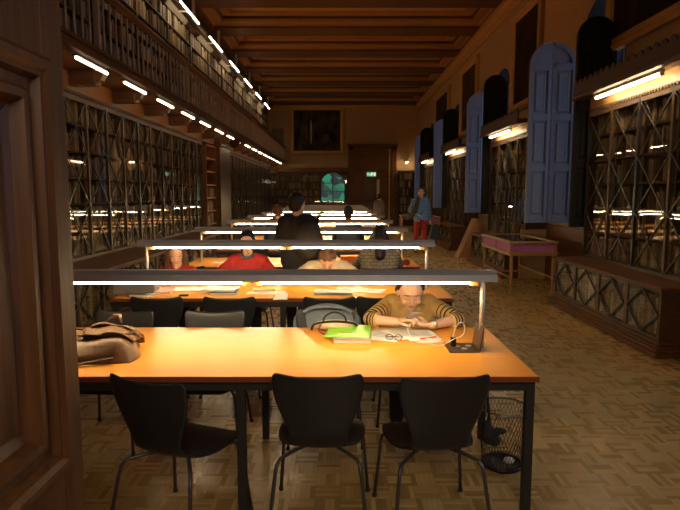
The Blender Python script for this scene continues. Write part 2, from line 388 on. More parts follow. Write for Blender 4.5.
b.build('door_leaf', M_dark, dr)
b = MB(); b.box(1.88, 2.02, -.135, -.12, 1.45, 2.35); b.build('glass_light', plain('pale_frosted_pane', (0.62, 0.5, 0.26), .5), dr)
b = MB(); b.box(2.48, 2.55, -.24, -.22, 0.1, 3.9); b.build('pull_cord', M_gild, dr)
# exit sign
sg = empty('exit_sign', (1.60, YF - .19, 2.62)); tag(sg, 'small green emergency exit sign above the inner door in the far wall', 'sign')
MB().box(-.24, .24, 0, .05, -.11, .11).build('sign_board', emit('exit_green', (0.02, 0.30, 0.12), 0.35), sg)
b = MB(); b.cbox((.03, -.004, .06), (.04, .006, .04)); b.bar((.02, -.004, .04), (-.02, -.004, -.02), .006, .035); b.bar((-.02, -.004, -.02), (.02, -.004, -.08), .006, .02); b.bar((-.02, -.004, -.02), (-.07, -.004, -.07), .006, .02); b.bar((.01, -.004, .03), (.06, -.004, .0), .006, .016)
b.cbox((.16, -.004, 0), (.07, .006, .15)); b.bar((-.20, -.004, 0), (-.12, -.004, 0), .006, .02); b.bar((-.20, -.004, 0), (-.16, -.004, .04), .006, .02); b.bar((-.20, -.004, 0), (-.16, -.004, -.04), .006, .02)
b.build('pictogram', emit('exit_white', (0.8, 1, 0.8), 0.6), sg)

M_crest = plain('carved_dark_crest', (.085, .036, .016), .5, bump=1.0, bscale=45, var=.5)
# ------------------------------------------------------------------ books
BOOK_MESHES = []
def book_shape(b, x, y, z, t, d, h, M=None):
    """spine rounded towards -y; x along the shelf"""
    vs = []
    prof = [(0, d), (t, d), (t, .012), (t * .75, .003), (t * .5, 0), (t * .25, .003), (0, .012)]
    b.prism(prof, lambda a, c, e: (M @ Vector((x + a, y + c, z + e)) if M else Vector((x + a, y + c, z + e))), 0, h)
STUFF = MB()
BOOKN = [0]
def fill_row(x0, x1, y, z, hmax, depth, M, single, label=None, group=None, hmin=.55, gaps=0.05, coarse=1.0):
    x = x0
    while x < x1 - .03:
        t = random.uniform(.028, .075) * coarse; h = hmax * random.uniform(hmin, .96) if random.random() < .4 else hmax * random.uniform(.8, .96)
        d = depth * random.uniform(.85, 1)
        if x + t > x1: break
        if random.random() < gaps: x += t * 1.5; continue
        yy = y + random.uniform(0, .025)
        if single and BOOKN[0] < 300:
            b = MB(); book_shape(b, -t / 2, 0, 0, t, d, h); o = b.build('book', M_book)
            o.matrix_world = M @ Matrix.Translation((x + t / 2, yy, z + .001))
            tag(o, label, 'book', group); BOOKN[0] += 1
        else: book_shape(STUFF, x, yy, z + .001, t, d, h, M)
        x += t + .0015

def lattice_case(label, cat_name, length, loc, rz, zb, zt, depth, cornice_z, bench=None, crest=False, near_end=True, book_single=0, side_word='', glass=True, first_single_from=0.0):
    """local x along the case, local +y into the wall, glass plane at y = 0"""
    t = empty(cat_name, loc, rz); tag(t, label, 'bookcase')
    M = Matrix.Translation(loc) @ Matrix.Rotation(rz, 4, 'Z')
    n = max(1, round(length / .66)); w = length / n
    b = MB(); b.box(0, length, depth - .02, depth, 0, zt + .05); b.box(0, .04, 0, depth, 0, zt + .05); b.box(length - .04, length, 0, depth, 0, zt + .05)
    b.box(0, length, 0, depth, zt, zt + .05); b.box(0, length, -.02, depth, zb - .06, zb)
    b.build('carcass', M_case, t)
    rows = 6; dz = (zt - zb) / rows
    for i in range(1, rows):
        MB().box(.04, length - .04, .05, depth - .02, zb + dz * i - .012, zb + dz * i + .012).build('shelf', M_shelf, t)
    for i in range(1, n):
        MB().box(w * i - .012, w * i + .012, .05, depth - .02, zb, zt).build('divider', M_shelf, t)
    b = MB(); b.box(0, length, -.03, 0, zt - .06, zt + .05)
    for k in range(int(length / .06)): b.box(.02 + k * .06, .05 + k * .06, -.045, -.03, zt + .0, zt + .03)
    b.build('frieze', M_case if crest else M_shelf, t)
    for i in range(n + 1):
        if i % 2 == 0: MB().box(max(0, w * i - .022), min(length, w * i + .022), -.035, .0, zb, zt - .02).build('iron_stile', M_bar, t)
        else: MB().box(w * i - .02, w * i + .02, -.03, 0, zb, zt - .02).build('mullion', M_case, t)
    zn = [zb + (zt - .06 - zb) * k / 3 for k in range(4)]
    for i in range(n):
        b = MB(); xa, xb = w * i, w * (i + 1)
        for k in range(3):
            za, zc = zn[k], zn[k + 1]
            b.bar((xa + .02, -.018, za), (xb - .02, -.018, zc), .012, .016); b.bar((xa + .02, -.026, zc), (xb - .02, -.026, za), .012, .016)
        b.build('lattice', M_lat, t)
        if glass: MB().box(xa + .022, xb - .022, -.008, -.004, zb, zt - .06).build('pane', M_pane, t)
    for i in range(rows):
        lab = grp = None
        single = book_single > 0
        if single:
            lab = 'old bound book on the %s shelf of the %s' % (ORD[i], side_word)
            grp = 'books on the %s shelf of the %s' % (ORD[i], side_word)
        for j in range(n):
            if single and book_single < 99 and j >= book_single: single = False
            fill_row(max(.045, w * j + .014), min(length - .045, w * (j + 1) - .014), .06, zb + dz * i + .012, dz - .03, depth - .10, M, single, lab, grp, coarse=1.0 if single else 1.25)
    if bench:
        bd, bh = bench       # bench projects bd in front of the glass, top at bh
        x0 = -.0 if near_end else 0
        b = MB(); b.box(-.03, length + .03, -bd - .03, 0.02, bh - .035, bh); b.build('bench_top', M_red, t, bevel=.008)
        b = MB(); b.box(0, length, -.03, 0, .2, bh - .035); b.box(0, .03, -bd + .03, -.03, .15, bh - .035); b.box(length - .03, length, -bd + .03, -.03, .15, bh - .035)
        b.box(.03, length - .03, -bd + .03, -.03, .13, .17)
        for i in range(n + 1): b.box(max(0, w * i - .03), min(length, w * i + .03), -bd - .0, -bd + .03, .17, bh - .035)
        b.box(0, length, -bd + .003, -bd + .03, .15, .185); b.box(0, length, -bd + .003, -bd + .03, bh - .06, bh - .036)
        b.build('bench_cabinet', M_case, t)
        b = MB()
        for z0, z1, e in ((0, .05, .07), (.05, .09, .055), (.09, .115, .04), (.115, .15, .02)): b.box(-e, length + e, -bd - e, 0, z0, z1)
        b.build('plinth', M_red, t, bevel=.006)
        for i in range(n):
            xa, xb = w * i + .03, w * (i + 1) - .03; xm = (xa + xb) / 2; zm = (.185 + bh - .06) / 2
            b = MB(); q = [(xa, zm), (xm, bh - .06), (xb, zm), (xm, .185)]
            for k in range(4): b.bar((q[k][0], -bd - .004, q[k][1]), (q[(k + 1) % 4][0], -bd - .004, q[(k + 1) % 4][1]), .014, .018)
            b.build('bench_lattice', M_bar, t)
            if glass: MB().box(xa, xb, -bd + .01, -bd + .014, .185, bh - .06).build('bench_pane', M_pane, t)
            fill_row(xa, xb, -bd + .06, .175, bh - .06 - .2, .2, M, False, coarse=1.3)
    return t

# window-side cases (glass plane x=3.75), local x runs towards the camera so start from the far end
for n in range(4):
    y1 = 8.2 + 5.3 * n; words = ['nearest the doorway', 'behind the rose-lined display case', 'behind the walking man', 'last before the far wall']
    t = lattice_case('tall lattice-fronted bookcase with bench base and carved crest, ' + words[n], 'bookcase', 2.74, (3.60, y1, 0), R(-90), .74, 2.77, .38, 2.9, bench=(.42, .70), crest=True,
                     book_single=99 if n == 0 else 0, side_word='window-side bookcase by the doorway')
    # cornice board, canopy and cresting
    b = MB(); b.box(0, 2.74, -.02, .38, 2.82, 2.97); b.build('cornice_board', wood('honey_cornice', (.34, .17, .06), (.46, .25, .09), .45), t)
    b = MB(); b.prism([(-.02, 2.97), (-.24, 2.94), (-.28, 2.95), (-.28, 2.99), (-.25, 3.03), (.38, 3.05), (.38, 2.97)], lambda a, c, d: (d, a, c), -.03, 2.77); b.build('canopy', M_case, t)
    b = MB(); poly = [(-.03, 3.00)]; K = 18
    for k in range(K):
        xa = -.03 + 2.80 * k / K; ww = 2.80 / K
        poly += [(xa + .01, 3.15), (xa + ww * .25, 3.20), (xa + ww * .5, 3.215), (xa + ww * .75, 3.20), (xa + ww - .01, 3.15)]
    poly.append((2.77, 3.00)); b.prism(poly, lambda a, c, d: (a, d, c), -.265, -.24); b.build('crest', M_crest, t)
    lt = empty('tube_light', (3.42, y1 - 1.3, 2.89)); tag(lt, 'bright fluorescent tube under the canopy of the bookcase ' + words[n], 'light', None)
    MB().box(-.02, .02, -.80, .80, .018, .05).build('fitting', M_white, lt)
    MB().tube([(0, -.75, 0), (0, .75, 0)], .016, 10).build('tube', M_tubew, lt, smooth=True)
    MB().box(-.015, .015, -.8, -.75, -.015, .02).box(-.015, .015, .75, .8, -.015, .02).build('lamp_holder', M_white, lt)
    MB().box(-.01, .01, -.1, .1, .05, .09).build('bracket', M_white, lt)
# gallery-side cases (glass plane x=-3.55)
lattice_case('long lattice-fronted bookcase below the gallery, running from the doorway to the shelf niche', 'bookcase', 9.9, (-3.55, 4.65, 0), R(90), .76, 2.92, .40, 3.0, bench=(.72, .72), book_single=0, side_word='gallery-side bookcase')
lattice_case('lattice-fronted bookcase below the gallery, from the wooden pier to the far wall', 'bookcase', 11.2, (-3.55, 17.35, 0), R(90), .76, 2.92, .40, 3.0, bench=(.30, .72))
# open shelf niche and wooden pier
t = empty('open_shelf_unit', (-3.55, 14.6, 0), R(90)); tag(t, 'narrow open wooden shelf unit between the lattice bookcase and the pier', 'shelves')
b = MB(); b.box(0, .04, -.1, .4, 0, 2.92); b.box(1.16, 1.2, -.1, .4, 0, 2.92); b.box(0, 1.2, .38, .4, 0, 2.92); b.box(0, 1.2, -.1, .4, 2.88, 2.92); b.build('carcass', M_red, t)
Mn = Matrix.Translation((-3.55, 14.6, 0)) @ Matrix.Rotation(R(90), 4, 'Z')
for i in range(8):
    MB().box(.04, 1.16, -.08, .38, .1 + .35 * i, .125 + .35 * i).build('shelf', M_gild, t)
    if i < 5: fill_row(.05, 1.15, -.04, .126 + .35 * i, .30, .3, Mn, False, coarse=1.4)
t = MB().box(-3.95, -3.35, 15.85, 17.3, 0, 3.18).box(-3.95, -3.30, 15.8, 17.33, 0, .2).box(-3.95, -3.30, 15.8, 17.33, 2.95, 3.1).build('trim_%d' % tn, M_dark, kind='structure', bevel=.01); tn += 1

# ------------------------------------------------------------------ gallery
GX = -2.80
MB().box(XL, GX, YN, YF, 3.20, 3.27).build('gallery_floor', M_dark, kind='structure')
b = MB(); b.box(GX - .03, GX + .03, YN, YF, 3.14, 3.22); b.box(GX - .02, GX + .05, YN, YF, 3.235, 3.275); b.box(GX - .03, GX + .015, YN, YF, 3.215, 3.24)
b.build('trim_%d' % tn, M_dark, kind='structure'); tn += 1
MB().box(XL, -3.50, YN, YF, 2.97, 3.20).build('trim_%d' % tn, M_red, kind='structure'); tn += 1
for k in range(19):
    y = 3.19 + 1.41 * k
    b = MB(); b.box(-3.50, -3.16, y, y + .14, 3.02, 3.20); b.prism([(-3.16, 3.02), (-3.12, 3.07), (-3.09, 3.08), (-3.06, 3.14), (-3.03, 3.20), (-3.16, 3.20)], lambda a, c, d: (a, d, c), y, y + .14)
    b.build('trim_%d' % tn, M_dark, kind='structure', bevel=.006); tn += 1
bal = None
def baluster_mesh(parent, x, y):
    prof = [(.018, 0), (.018, .03), (.011, .05), (.018, .10), (.014, .30), (.011, .50), (.016, .54), (.011, .57), (.017, .62), (.017, .66)]
    return MB().lathe(prof, (x, y, 0), 8).build('baluster', M_rail, parent, smooth=True)
M_rail = plain('worn_gallery_rail', (0.34, 0.27, 0.20), 0.5, var=.2)
seclen = 3.8; first = None
for k in range(7):
    y0 = 2.92 + seclen * k; L = min(seclen, YF - y0)
    t = empty('gallery_railing', (GX - .01, y0, 3.275)); tag(t, 'section of slim-balustered gallery railing, %s from the doorway end' % ORD[k], 'railing', 'gallery railing sections')
    MB().box(-.02, .02, 0, L, 0, .025).build('bottom_rail', M_dark, t)
    b = MB(); b.prism([(-.035, .70), (.035, .70), (.045, .73), (.03, .76), (-.03, .76), (-.045, .73)], lambda a, c, d: (a, d, c), 0, L); b.box(-.018, .018, 0, L, .64, .70)
    b.build('handrail', M_red, t)
    MB().box(-.03, .03, -.03, .03, 0, .72).build('post', M_rail, t)
    m = int(round(L / .19))
    if first is None:
        first = baluster_mesh(t, 0, .19)
        for j in range(2, m):
            c = first.copy(); C.objects.link(c); c.parent = t; c.location = (0, .19 * (j - 1), 0)
    else:
        for j in range(1, m):
            c = first.copy(); C.objects.link(c); c.parent = t; c.location = (0, .19 * (j - 1), 0)
# gallery bookcases
for k in range(7):
    y0 = 3.0 + 3.7 * k; L = 3.7 if k < 6 else 3.4
    t = empty('gallery_bookcase', (-3.62, y0, 3.27), R(90)); tag(t, 'open bookcase full of old volumes behind the gallery railing, %s from the doorway' % ORD[k], 'bookcase', 'bookcases on the gallery')
    b = MB(); b.box(0, .03, 0, .34, 0, 2.35); b.box(L - .03, L, 0, .34, 0, 2.35); b.box(0, L, .32, .34, 0, 2.35); b.box(0, L, 0, .34, 2.32, 2.35); b.box(0, L, 0, .34, 0, .08); b.box(L / 2 - .015, L / 2 + .015, 0, .32, 0, 2.32); b.build('carcass', M_case, t)
    Mg = Matrix.Translation((-3.62, y0, 3.27)) @ Matrix.Rotation(R(90), 4, 'Z')
    for i in range(6):
        z = .08 + .375 * i
        if i: MB().box(.03, L - .03, .005, .32, z - .022, z).build('shelf', M_shelf, t)
        for q in (0, 1): fill_row((.03, L / 2 + .015)[q], (L / 2 - .015, L - .03)[q], .015, z, .345, .26, Mg, False, coarse=1.3, gaps=.08)
    b = MB(); b.prism([(.0, 2.35), (-.05, 2.38), (-.06, 2.50), (-.12, 2.56), (-.14, 2.70), (.34, 2.70), (.34, 2.35)], lambda a, c, d: (d, a, c), 0, L); b.build('head_cornice', M_dark, t)
# tube lights under the gallery and above the gallery shelves
def small_light(name, label, x, y, z, length, mat, group, slant=False):
    t = empty(name, (x, y, z)); tag(t, label, 'light', group)
    MB().box(-.03, .03, -length / 2 - .03, length / 2 + .03, .016, .034).build('fitting', M_steel, t)
    MB().tube([(0, -length / 2, 0), (0, length / 2, 0)], .015, 8).build('tube', mat, t, smooth=True)
    return t
for k in range(16):
    y = 6.88 + 1.41 * k
    if k == 7: continue
    small_light('gallery_soffit_light', 'short white tube light under the gallery edge, %s from the doorway' % ORD[k], -2.95, y, 3.135, .84, M_tubeg, 'tube lights under the gallery')
for k in range(7):
    y = 10.15 + 2.6 * k
    t = small_light('gallery_shelf_light', 'tube light along the top of the gallery bookcases, %s from the doorway' % ORD[k], -3.28, y, 5.55, 1.5, M_tubec, 'tube lights over the gallery shelves')
    MB().box(-.32, -.02, -.03, -.01, .02, .05).build('bracket', M_white, t)
    b = MB(); b.prism([(-.34, -.02), (-.24, .06), (-.23, .05), (-.33, -.03)], lambda a, c, d: (a, d, c), -.75, .75); b.build('reflector', M_refl, t)
    MB().box(-.03, .03, .3, .34, .02, .45).build('hanger', M_white, t)
t = empty('tube_light', (3.36, YF - .55, 3.20)); tag(t, 'small bright tube light above the narrow bookcase on the far wall', 'light')
MB().tube([(0, -.35, 0), (0, .35, 0)], .02, 8).build('tube', M_tubew, t, smooth=True); MB().box(-.02, .02, -.37, .55, .02, .05).build('fitting', M_white, t)
# green door at the end of the gallery
b = MB(); b.rings([rect(-3.45, -2.86, 3.28, 4.92, i, lambda x, z, d: (x, d, z), d) for i, d in ((0, YF), (0, YF - .05), (.05, YF - .05), (.06, YF - .03))]); b.build('door_3', plain('olive_door_paint', (.16, .15, .075), .5), kind='structure')

# ------------------------------------------------------------------ back wall bookcases, arched teal reflection
lattice_case('low glazed bookcase on the far wall beneath the big gilt-framed painting', 'bookcase', 3.88, (-3.53, YF - .40, 0), 0, .4, 2.62, .36, 2.8)
t = MB().box(-3.2, .42, YF - .45, YF, 2.70, 2.95).build('trim_%d' % tn, M_red, kind='structure', bevel=.02); tn += 1
M_teal_refl, nt, bs = new_mat('teal_painted_reflection')  # glowing teal patches painted in place of a window reflected in case glass
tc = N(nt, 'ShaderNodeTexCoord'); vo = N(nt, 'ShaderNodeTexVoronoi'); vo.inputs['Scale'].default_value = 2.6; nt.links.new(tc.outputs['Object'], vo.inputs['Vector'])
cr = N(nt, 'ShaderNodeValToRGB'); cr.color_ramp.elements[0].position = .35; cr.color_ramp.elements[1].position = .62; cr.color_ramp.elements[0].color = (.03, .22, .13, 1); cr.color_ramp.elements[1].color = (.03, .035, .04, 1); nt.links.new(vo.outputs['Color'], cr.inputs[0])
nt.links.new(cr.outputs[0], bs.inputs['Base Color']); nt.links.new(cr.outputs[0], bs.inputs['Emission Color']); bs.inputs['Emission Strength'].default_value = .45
w = empty('window_8', (-.36, YF - .44, 0)); w['kind'] = 'structure'  # arched pane and bars made up to carry the painted reflection
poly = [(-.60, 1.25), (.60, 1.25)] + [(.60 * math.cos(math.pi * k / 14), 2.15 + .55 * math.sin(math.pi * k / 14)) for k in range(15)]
MB().prism(poly, lambda a, c, d: (a, d, c), -.02, 0).build('pane', M_teal_refl, w)  # made-up pane, only carries the painted teal reflection
b = MB(); b.box(-.02, .02, -.05, -.02, 1.25, 2.70); b.box(-.6, .6, -.05, -.02, 1.75, 1.78); b.box(-.6, .6, -.05, -.02, 2.15, 2.18)
for k in range(len(poly)): b.bar((poly[k][0], -.03, poly[k][1]), (poly[(k + 1) % len(poly)][0], -.03, poly[(k + 1) % len(poly)][1]), .04, .04)
b.build('window_frame', M_bar, w)
t = lattice_case('narrow bookcase on the far wall beside the tall door surround', 'bookcase', .85, (2.98, YF - .40, 0), 0, .3, 2.75, .36, 2.9, glass=False)

# ------------------------------------------------------------------ paintings
def canvas(name, cols, scale=2.2):
    m, nt, b = new_mat(name); tc = N(nt, 'ShaderNodeTexCoord'); no = N(nt, 'ShaderNodeTexNoise'); no.inputs['Scale'].default_value = scale; no.inputs['Detail'].default_value = 6
    mp = N(nt, 'ShaderNodeMapping'); mp.inputs['Scale'].default_value = (1.4, 1.4, .7)
    cr = N(nt, 'ShaderNodeValToRGB'); nt.links.new(tc.outputs['Object'], mp.inputs[0]); nt.links.new(mp.outputs[0], no.inputs['Vector']); nt.links.new(no.outputs['Fac'], cr.inputs[0]); nt.links.new(cr.outputs[0], b.inputs['Base Color'])
    cr.color_ramp.elements[0].position = .35; cr.color_ramp.elements[1].position = .75
    cr.color_ramp.elements[0].color = (*cols[0], 1); cr.color_ramp.elements[1].color = (*cols[1], 1)
    b.inputs['Roughness'].default_value = .8; b.inputs['Specular IOR Level'].default_value = .15
    return m
def painting(label, loc, rz, w, h, fw, mat, fig=False):
    t = empty('framed_painting', loc, rz); tag(t, label, 'painting')
    g = lambda a, c, d: (a, d, c)
    MB().rings([rect(-w / 2, w / 2, 0, h, i, g, d) for i, d in ((0, 0), (0, -.08), (fw * .25, -.12), (fw * .5, -.10), (fw * .8, -.09), (fw, -.05))], close=False).build('frame', M_gild, t)
    MB().box(-w / 2 + fw - .01, w / 2 - fw + .01, -.055, -.02, fw - .01, h - fw + .01).build('canvas', mat, t)
    if fig:
        for nm, x, z, ww, hh, c in (('painted_figure', -.55, .75, .12, .75, (.22, .03, .02)), ('painted_figure', -.30, .5, .10, 1.25, (.30, .27, .2)), ('painted_figure', .45, .55, .35, .5, (.05, .03, .02)), ('painted_figure', -.75, .5, .14, 1.1, (.05, .03, .02))):
            b = MB(); b.prism([(x + ww * math.cos(a) * .5 * (1 + .2 * math.sin(3 * a)), z + hh / 2 + hh * .5 * math.sin(a)) for a in [2 * math.pi * k / 16 for k in range(16)]], lambda a, c_, d: (a, d, c_), -.0575, -.055)
            b.build(nm, plain('paint', c, .5, var=.4, bscale=8), t)
    return t
painting('large dark history painting in a gilt frame high on the far wall', (-1.17, YF, 3.62), 0, 2.75, 2.42, .20, canvas('dark_canvas', [(.012, .010, .006), (.10, .075, .035)]), fig=True)
painting('large dark painting above the bookcase nearest the doorway', (XR, 6.98, 3.67), R(-90), 3.2, 2.6, .19, canvas('black_canvas', [(.008, .005, .004), (.03, .018, .01)]))
painting('tall gilt-framed painting between the first two arched windows', (XR, 12.3, 3.45), R(-90), 1.85, 2.15, .19, canvas('brown_canvas', [(.01, .006, .004), (.05, .022, .01)]))
painting('gilt-framed painting between the second and third arched windows', (XR, 17.6, 3.45), R(-90), 2.2, 2.15, .19, canvas('umber_canvas', [(.02, .012, .006), (.12, .055, .02)]))
painting('gilt-framed painting nearest the far wall, past the third window', (XR, 22.2, 3.45), R(-90), 2.9, 2.1, .17, canvas('sepia_canvas', [(.02, .012, .006), (.08, .04, .015)]))

# ------------------------------------------------------------------ shutters
def leaf(parent, x0, x1, curve, mat, y=0.0, skew=0.0, top=4.25, name='leaf'):
    """a panelled leaf from x0 to x1; curve 'a' rounds the x0 corner, 'b' the x1 corner"""
    w = x1 - x0; z0 = 1.13; zs = top - w
    def outline(i):
        p = [(x0 + i, z0 + i), (x1 - i, z0 + i)]
        r = w - 2 * i if False else w - i
        if curve == 'a': p += [(x1 - i, zs + math.sqrt(max(0, r * r - i * i)))] + [(x1 - r * math.sin(t), zs + r * math.cos(t)) for t in [R(90) * k / 10 for k in range(1, 11)]]
        else: p += [(x0 + r * math.cos(t), zs + r * math.sin(t)) for t in [R(90) * k / 10 for k in range(0, 10)]] + [(x0 + i, zs + math.sqrt(max(0, r * r - i * i)))]
        return p
    fn = lambda a, c, d: (a, y + d + (a - x0) * skew, c)
    root = MB(); root.prism(outline(0), fn, -.012, .022); lf = root.build(name, mat, parent)
    zr = [z0, 2.06, 2.90, 3.72]; b = MB(); s = .065
    b.rings([[fn(*q) for q in [(x0, z0, -.012), (x0 + s, z0, -.012), (x0 + s, zs, -.012), (x0, zs, -.012)]]] and [rect(x0, x0 + s, z0, zs, 0, fn, -.012), rect(x0, x0 + s, z0, zs, 0.004, fn, -.038)])
    b.rings([rect(x1 - s, x1, z0, zs, 0, fn, -.012), rect(x1 - s, x1, z0, zs, .004, fn, -.038)])
    for z in (z0, 2.0, 2.84, 3.66): b.rings([rect(x0 + s - .004, x1 - s + .004, z, z + .12, 0, fn, -.012), rect(x0 + s - .004, x1 - s + .004, z, z + .12, .004, fn, -.038)])
    # curved head rail
    n = 10; oo = outline(0); oi = outline(.07)
    o_arc = oo[2:] if curve == 'a' else oo[2:]; i_arc = oi[2:]
    for k in range(len(o_arc) - 1):
        q = [o_arc[k], o_arc[k + 1], i_arc[k + 1], i_arc[k]]
        b.prism(q, fn, -.038, -.012)
    for pz0, pz1 in ((z0 + .12, 2.0), (2.12, 2.84), (2.96, 3.66)):
        b.rings([rect(x0 + s, x1 - s, pz0, pz1, i, fn, d) for i, d in ((.03, -.012), (.05, -.030), (.07, -.030), (.075, -.026))])
    b.build('stiles_and_panels', mat, lf)
    return lf
near_words = ['first', 'second', 'third', 'fourth']
for n in range(4):
    ya = 8.1 + 5.3 * n; yb = 9.65 + 5.3 * n
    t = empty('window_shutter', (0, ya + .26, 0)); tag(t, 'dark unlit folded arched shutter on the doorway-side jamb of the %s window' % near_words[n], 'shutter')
    leaf(t, 3.42, 3.70, 'a', M_blk, 0, .0, 4.15 if n == 0 else 4.42); leaf(t, 3.705, 3.99, 'b', M_blk, .0, .0, 4.15 if n == 0 else 4.42)  # shade on these doorway-side leaves is painted in with near-black
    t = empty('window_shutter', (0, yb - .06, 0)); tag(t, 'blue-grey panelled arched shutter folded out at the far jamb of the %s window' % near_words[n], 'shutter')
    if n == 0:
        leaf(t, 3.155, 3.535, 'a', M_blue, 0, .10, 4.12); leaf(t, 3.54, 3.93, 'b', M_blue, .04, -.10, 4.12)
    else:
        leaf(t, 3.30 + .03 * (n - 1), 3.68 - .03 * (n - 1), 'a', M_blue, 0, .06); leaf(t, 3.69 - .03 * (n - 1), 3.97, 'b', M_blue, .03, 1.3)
    for q in t.children: pass
# low wooden panel under the first window
MB().box(3.93, 4.0, 8.22, 10.7, 0, 1.05).build('baseboard_right', M_red, kind='structure')
MB().box(3.93, 4.0, 13.52, 16.0, 0, 1.05).build('baseboard_right.001', M_red, kind='structure')
MB().box(3.93, 4.0, 18.82, 21.3, 0, 1.05).build('baseboard_right.002', M_red, kind='structure')

# ------------------------------------------------------------------ tables and lamps
TX0, TX1, TP = -1.95, 0.965, 2.05
def table_at(k):
    yc = 3.12 + TP * k
    t = empty('reading_table', ((TX0 + TX1) / 2, yc + .02, 0)); hx = (TX1 - TX0) / 2; hy = .505
    names = ['nearest the doorway, with leather satchel and green folder', 'second from the doorway, spread with magazines', 'third from the doorway, behind the man in black']
    tag(t, 'long orange-topped reading table ' + (names[k] if k < 3 else ORD[k] + ' from the doorway'), 'table', 'reading tables')
    return t, hx, hy
T0 = None; LAMP0 = None
for k in range(10):
    yc = 3.12 + TP * k
    if k == 0:
        t, hx, hy = table_at(0); T0 = t
        MB().box(-hx, hx, -hy, hy, .713, .74).build('table_top', M_top, t, bevel=.002)
        b = MB(); b.rings([rect(-hx - .003, hx + .003, -hy - .003, hy + .003, 0, lambda a, c, d: (a, c, d), .712), rect(-hx - .003, hx + .003, -hy - .003, hy + .003, 0, lambda a, c, d: (a, c, d), .739)], close=False)
        b.build('edge_band', M_edge, t)
        b = MB()
        for s in (-1, 1): b.box(-hx + .03, hx - .03, s * (hy - .06) - .02, s * (hy - .06) + .02, .655, .706)
        for x in (-hx + .024, -.0, hx - .024): b.box(x - .02, x + .02, -hy + .06, hy - .06, .655, .706)
        b.build('under_frame', M_steel, t)
        for x in (-hx + .024, 0, hx - .024):
            for s in (-1, 1): MB().box(x - .022, x + .022, s * (hy - .06) - .022, s * (hy - .06) + .022, 0, .706).build('leg', M_steel, t, bevel=.004)
    else:
        t = dup(T0, loc=((TX0 + TX1) / 2, yc + .02, 0)); q = ['', 'second from the doorway, spread with magazines', 'third from the doorway, behind the man in black']
        tag(t, 'long orange-topped reading table ' + (q[k] if k < 3 else ORD[k] + ' from the doorway'), 'table', 'reading tables')
    if k == 0:
        LAMP0 = l = empty('reading_lamp', (-.495, yc, .74))
        L_ = 1.365
        prof = [(-.075, .399), (-.060, .435), (-.030, .456), (.030, .456), (.060, .435), (.075, .399), (.04, .405), (-.04, .405)]
        MB().prism(prof, lambda a, c, d: (d, a, c), -L_, L_).build('housing', M_lamp, l)
        for x0, x1 in ((-1.22, -.055), (.055, 1.22)):
            MB().tube([(x0, -.03, .392), (x1, -.03, .392)], .011, 12).build('tube', M_tube, l, smooth=True)
        for x in (-1.25, -.03, .03, 1.25): MB().cbox((x, 0, .385), (.05, .03, .035)).build('lamp_holder', M_gild, l)
        for x in (-1.30, 1.30):
            MB().tube([(x, 0, 0), (x, 0, .405)], .014, 12).build('post', M_post, l, smooth=True)
            MB().lathe([(.03, 0), (.03, .006), (.014, .01)], (x, 0, 0), 14).build('foot', M_post, l, smooth=False)
    else: l = dup(LAMP0, loc=(-.495, yc, .74))
    q = ['nearest the doorway', 'second from the doorway, behind the ochre sweater', 'just behind the man in black']
    tag(l, 'long grey twin-tube reading lamp along the table ' + (q[k] if k < 3 else ORD[k] + ' from the doorway'), 'lamp', 'reading lamps')

# ------------------------------------------------------------------ chairs
def make_chair():
    t = empty('shell_chair')
    st = [(.425, .428, .13, 0, 0), (.415, .443, .175, 0, 0), (.36, .453, .203, 0, .004), (.26, .449, .215, 0, .008), (.15, .444, .207, 0, .012), (.07, .447, .175, 0, .014), (.018, .467, .14, 0, .016),
          (-.012, .51, .125, .004, .012), (-.028, .57, .142, .01, .006), (-.045, .645, .175, .016, 0), (-.062, .72, .198, .02, 0), (-.075, .775, .205, .02, .01), (-.082, .802, .19, .018, .022)]
    nu = 12; vs = []; fs = []
    for (y, z, w, fy, fz) in st:
        for j in range(nu + 1):
            u = -1 + 2 * j / nu; vs.append((u * w * 1.05, y + fy * u * u, z + fz * u * u - .035 * max(0, min(1, (.78 - z) / .32))))
    for i in range(len(st) - 1):
        for j in range(nu): a = i * (nu + 1) + j; fs.append((a, a + 1, a + nu + 2, a + nu + 1))
    o = MB().add(vs, fs).build('seat_shell', M_chair, t, smooth=True)
    s = o.modifiers.new('sol', 'SOLIDIFY'); s.thickness = .011; s.offset = -1
    s = o.modifiers.new('sub', 'SUBSURF'); s.levels = 1; s.render_levels = 1
    for sx in (-1, 1):
        MB().tube([(sx * .04, .20, .389), (sx * .14, .29, .389), (sx * .185, .335, .383), (sx * .205, .355, .360), (sx * .212, .365, .325), (sx * .238, .40, .012)], .009, 10).build('leg', M_cleg, t, smooth=True)
        MB().tube([(sx * .04, .16, .389), (sx * .13, .05, .389), (sx * .18, -.01, .383), (sx * .195, -.03, .360), (sx * .20, -.04, .325), (sx * .235, -.10, .012)], .009, 10).build('leg', M_cleg, t, smooth=True)
    b = MB()
    b.lathe([(.06, .377), (.06, .398)], (0, .18, 0), 14); b.build('mount_plate', M_cleg, t)
    for sx, sy in ((-1, .40), (1, .40), (-1, -.10), (1, -.10)):
        MB().lathe([(.013, 0), (.013, .016), (.009, .02)], (sx * .238, sy, 0), 10).build('foot_cap', M_shoe, t)
    return t
ch0 = None
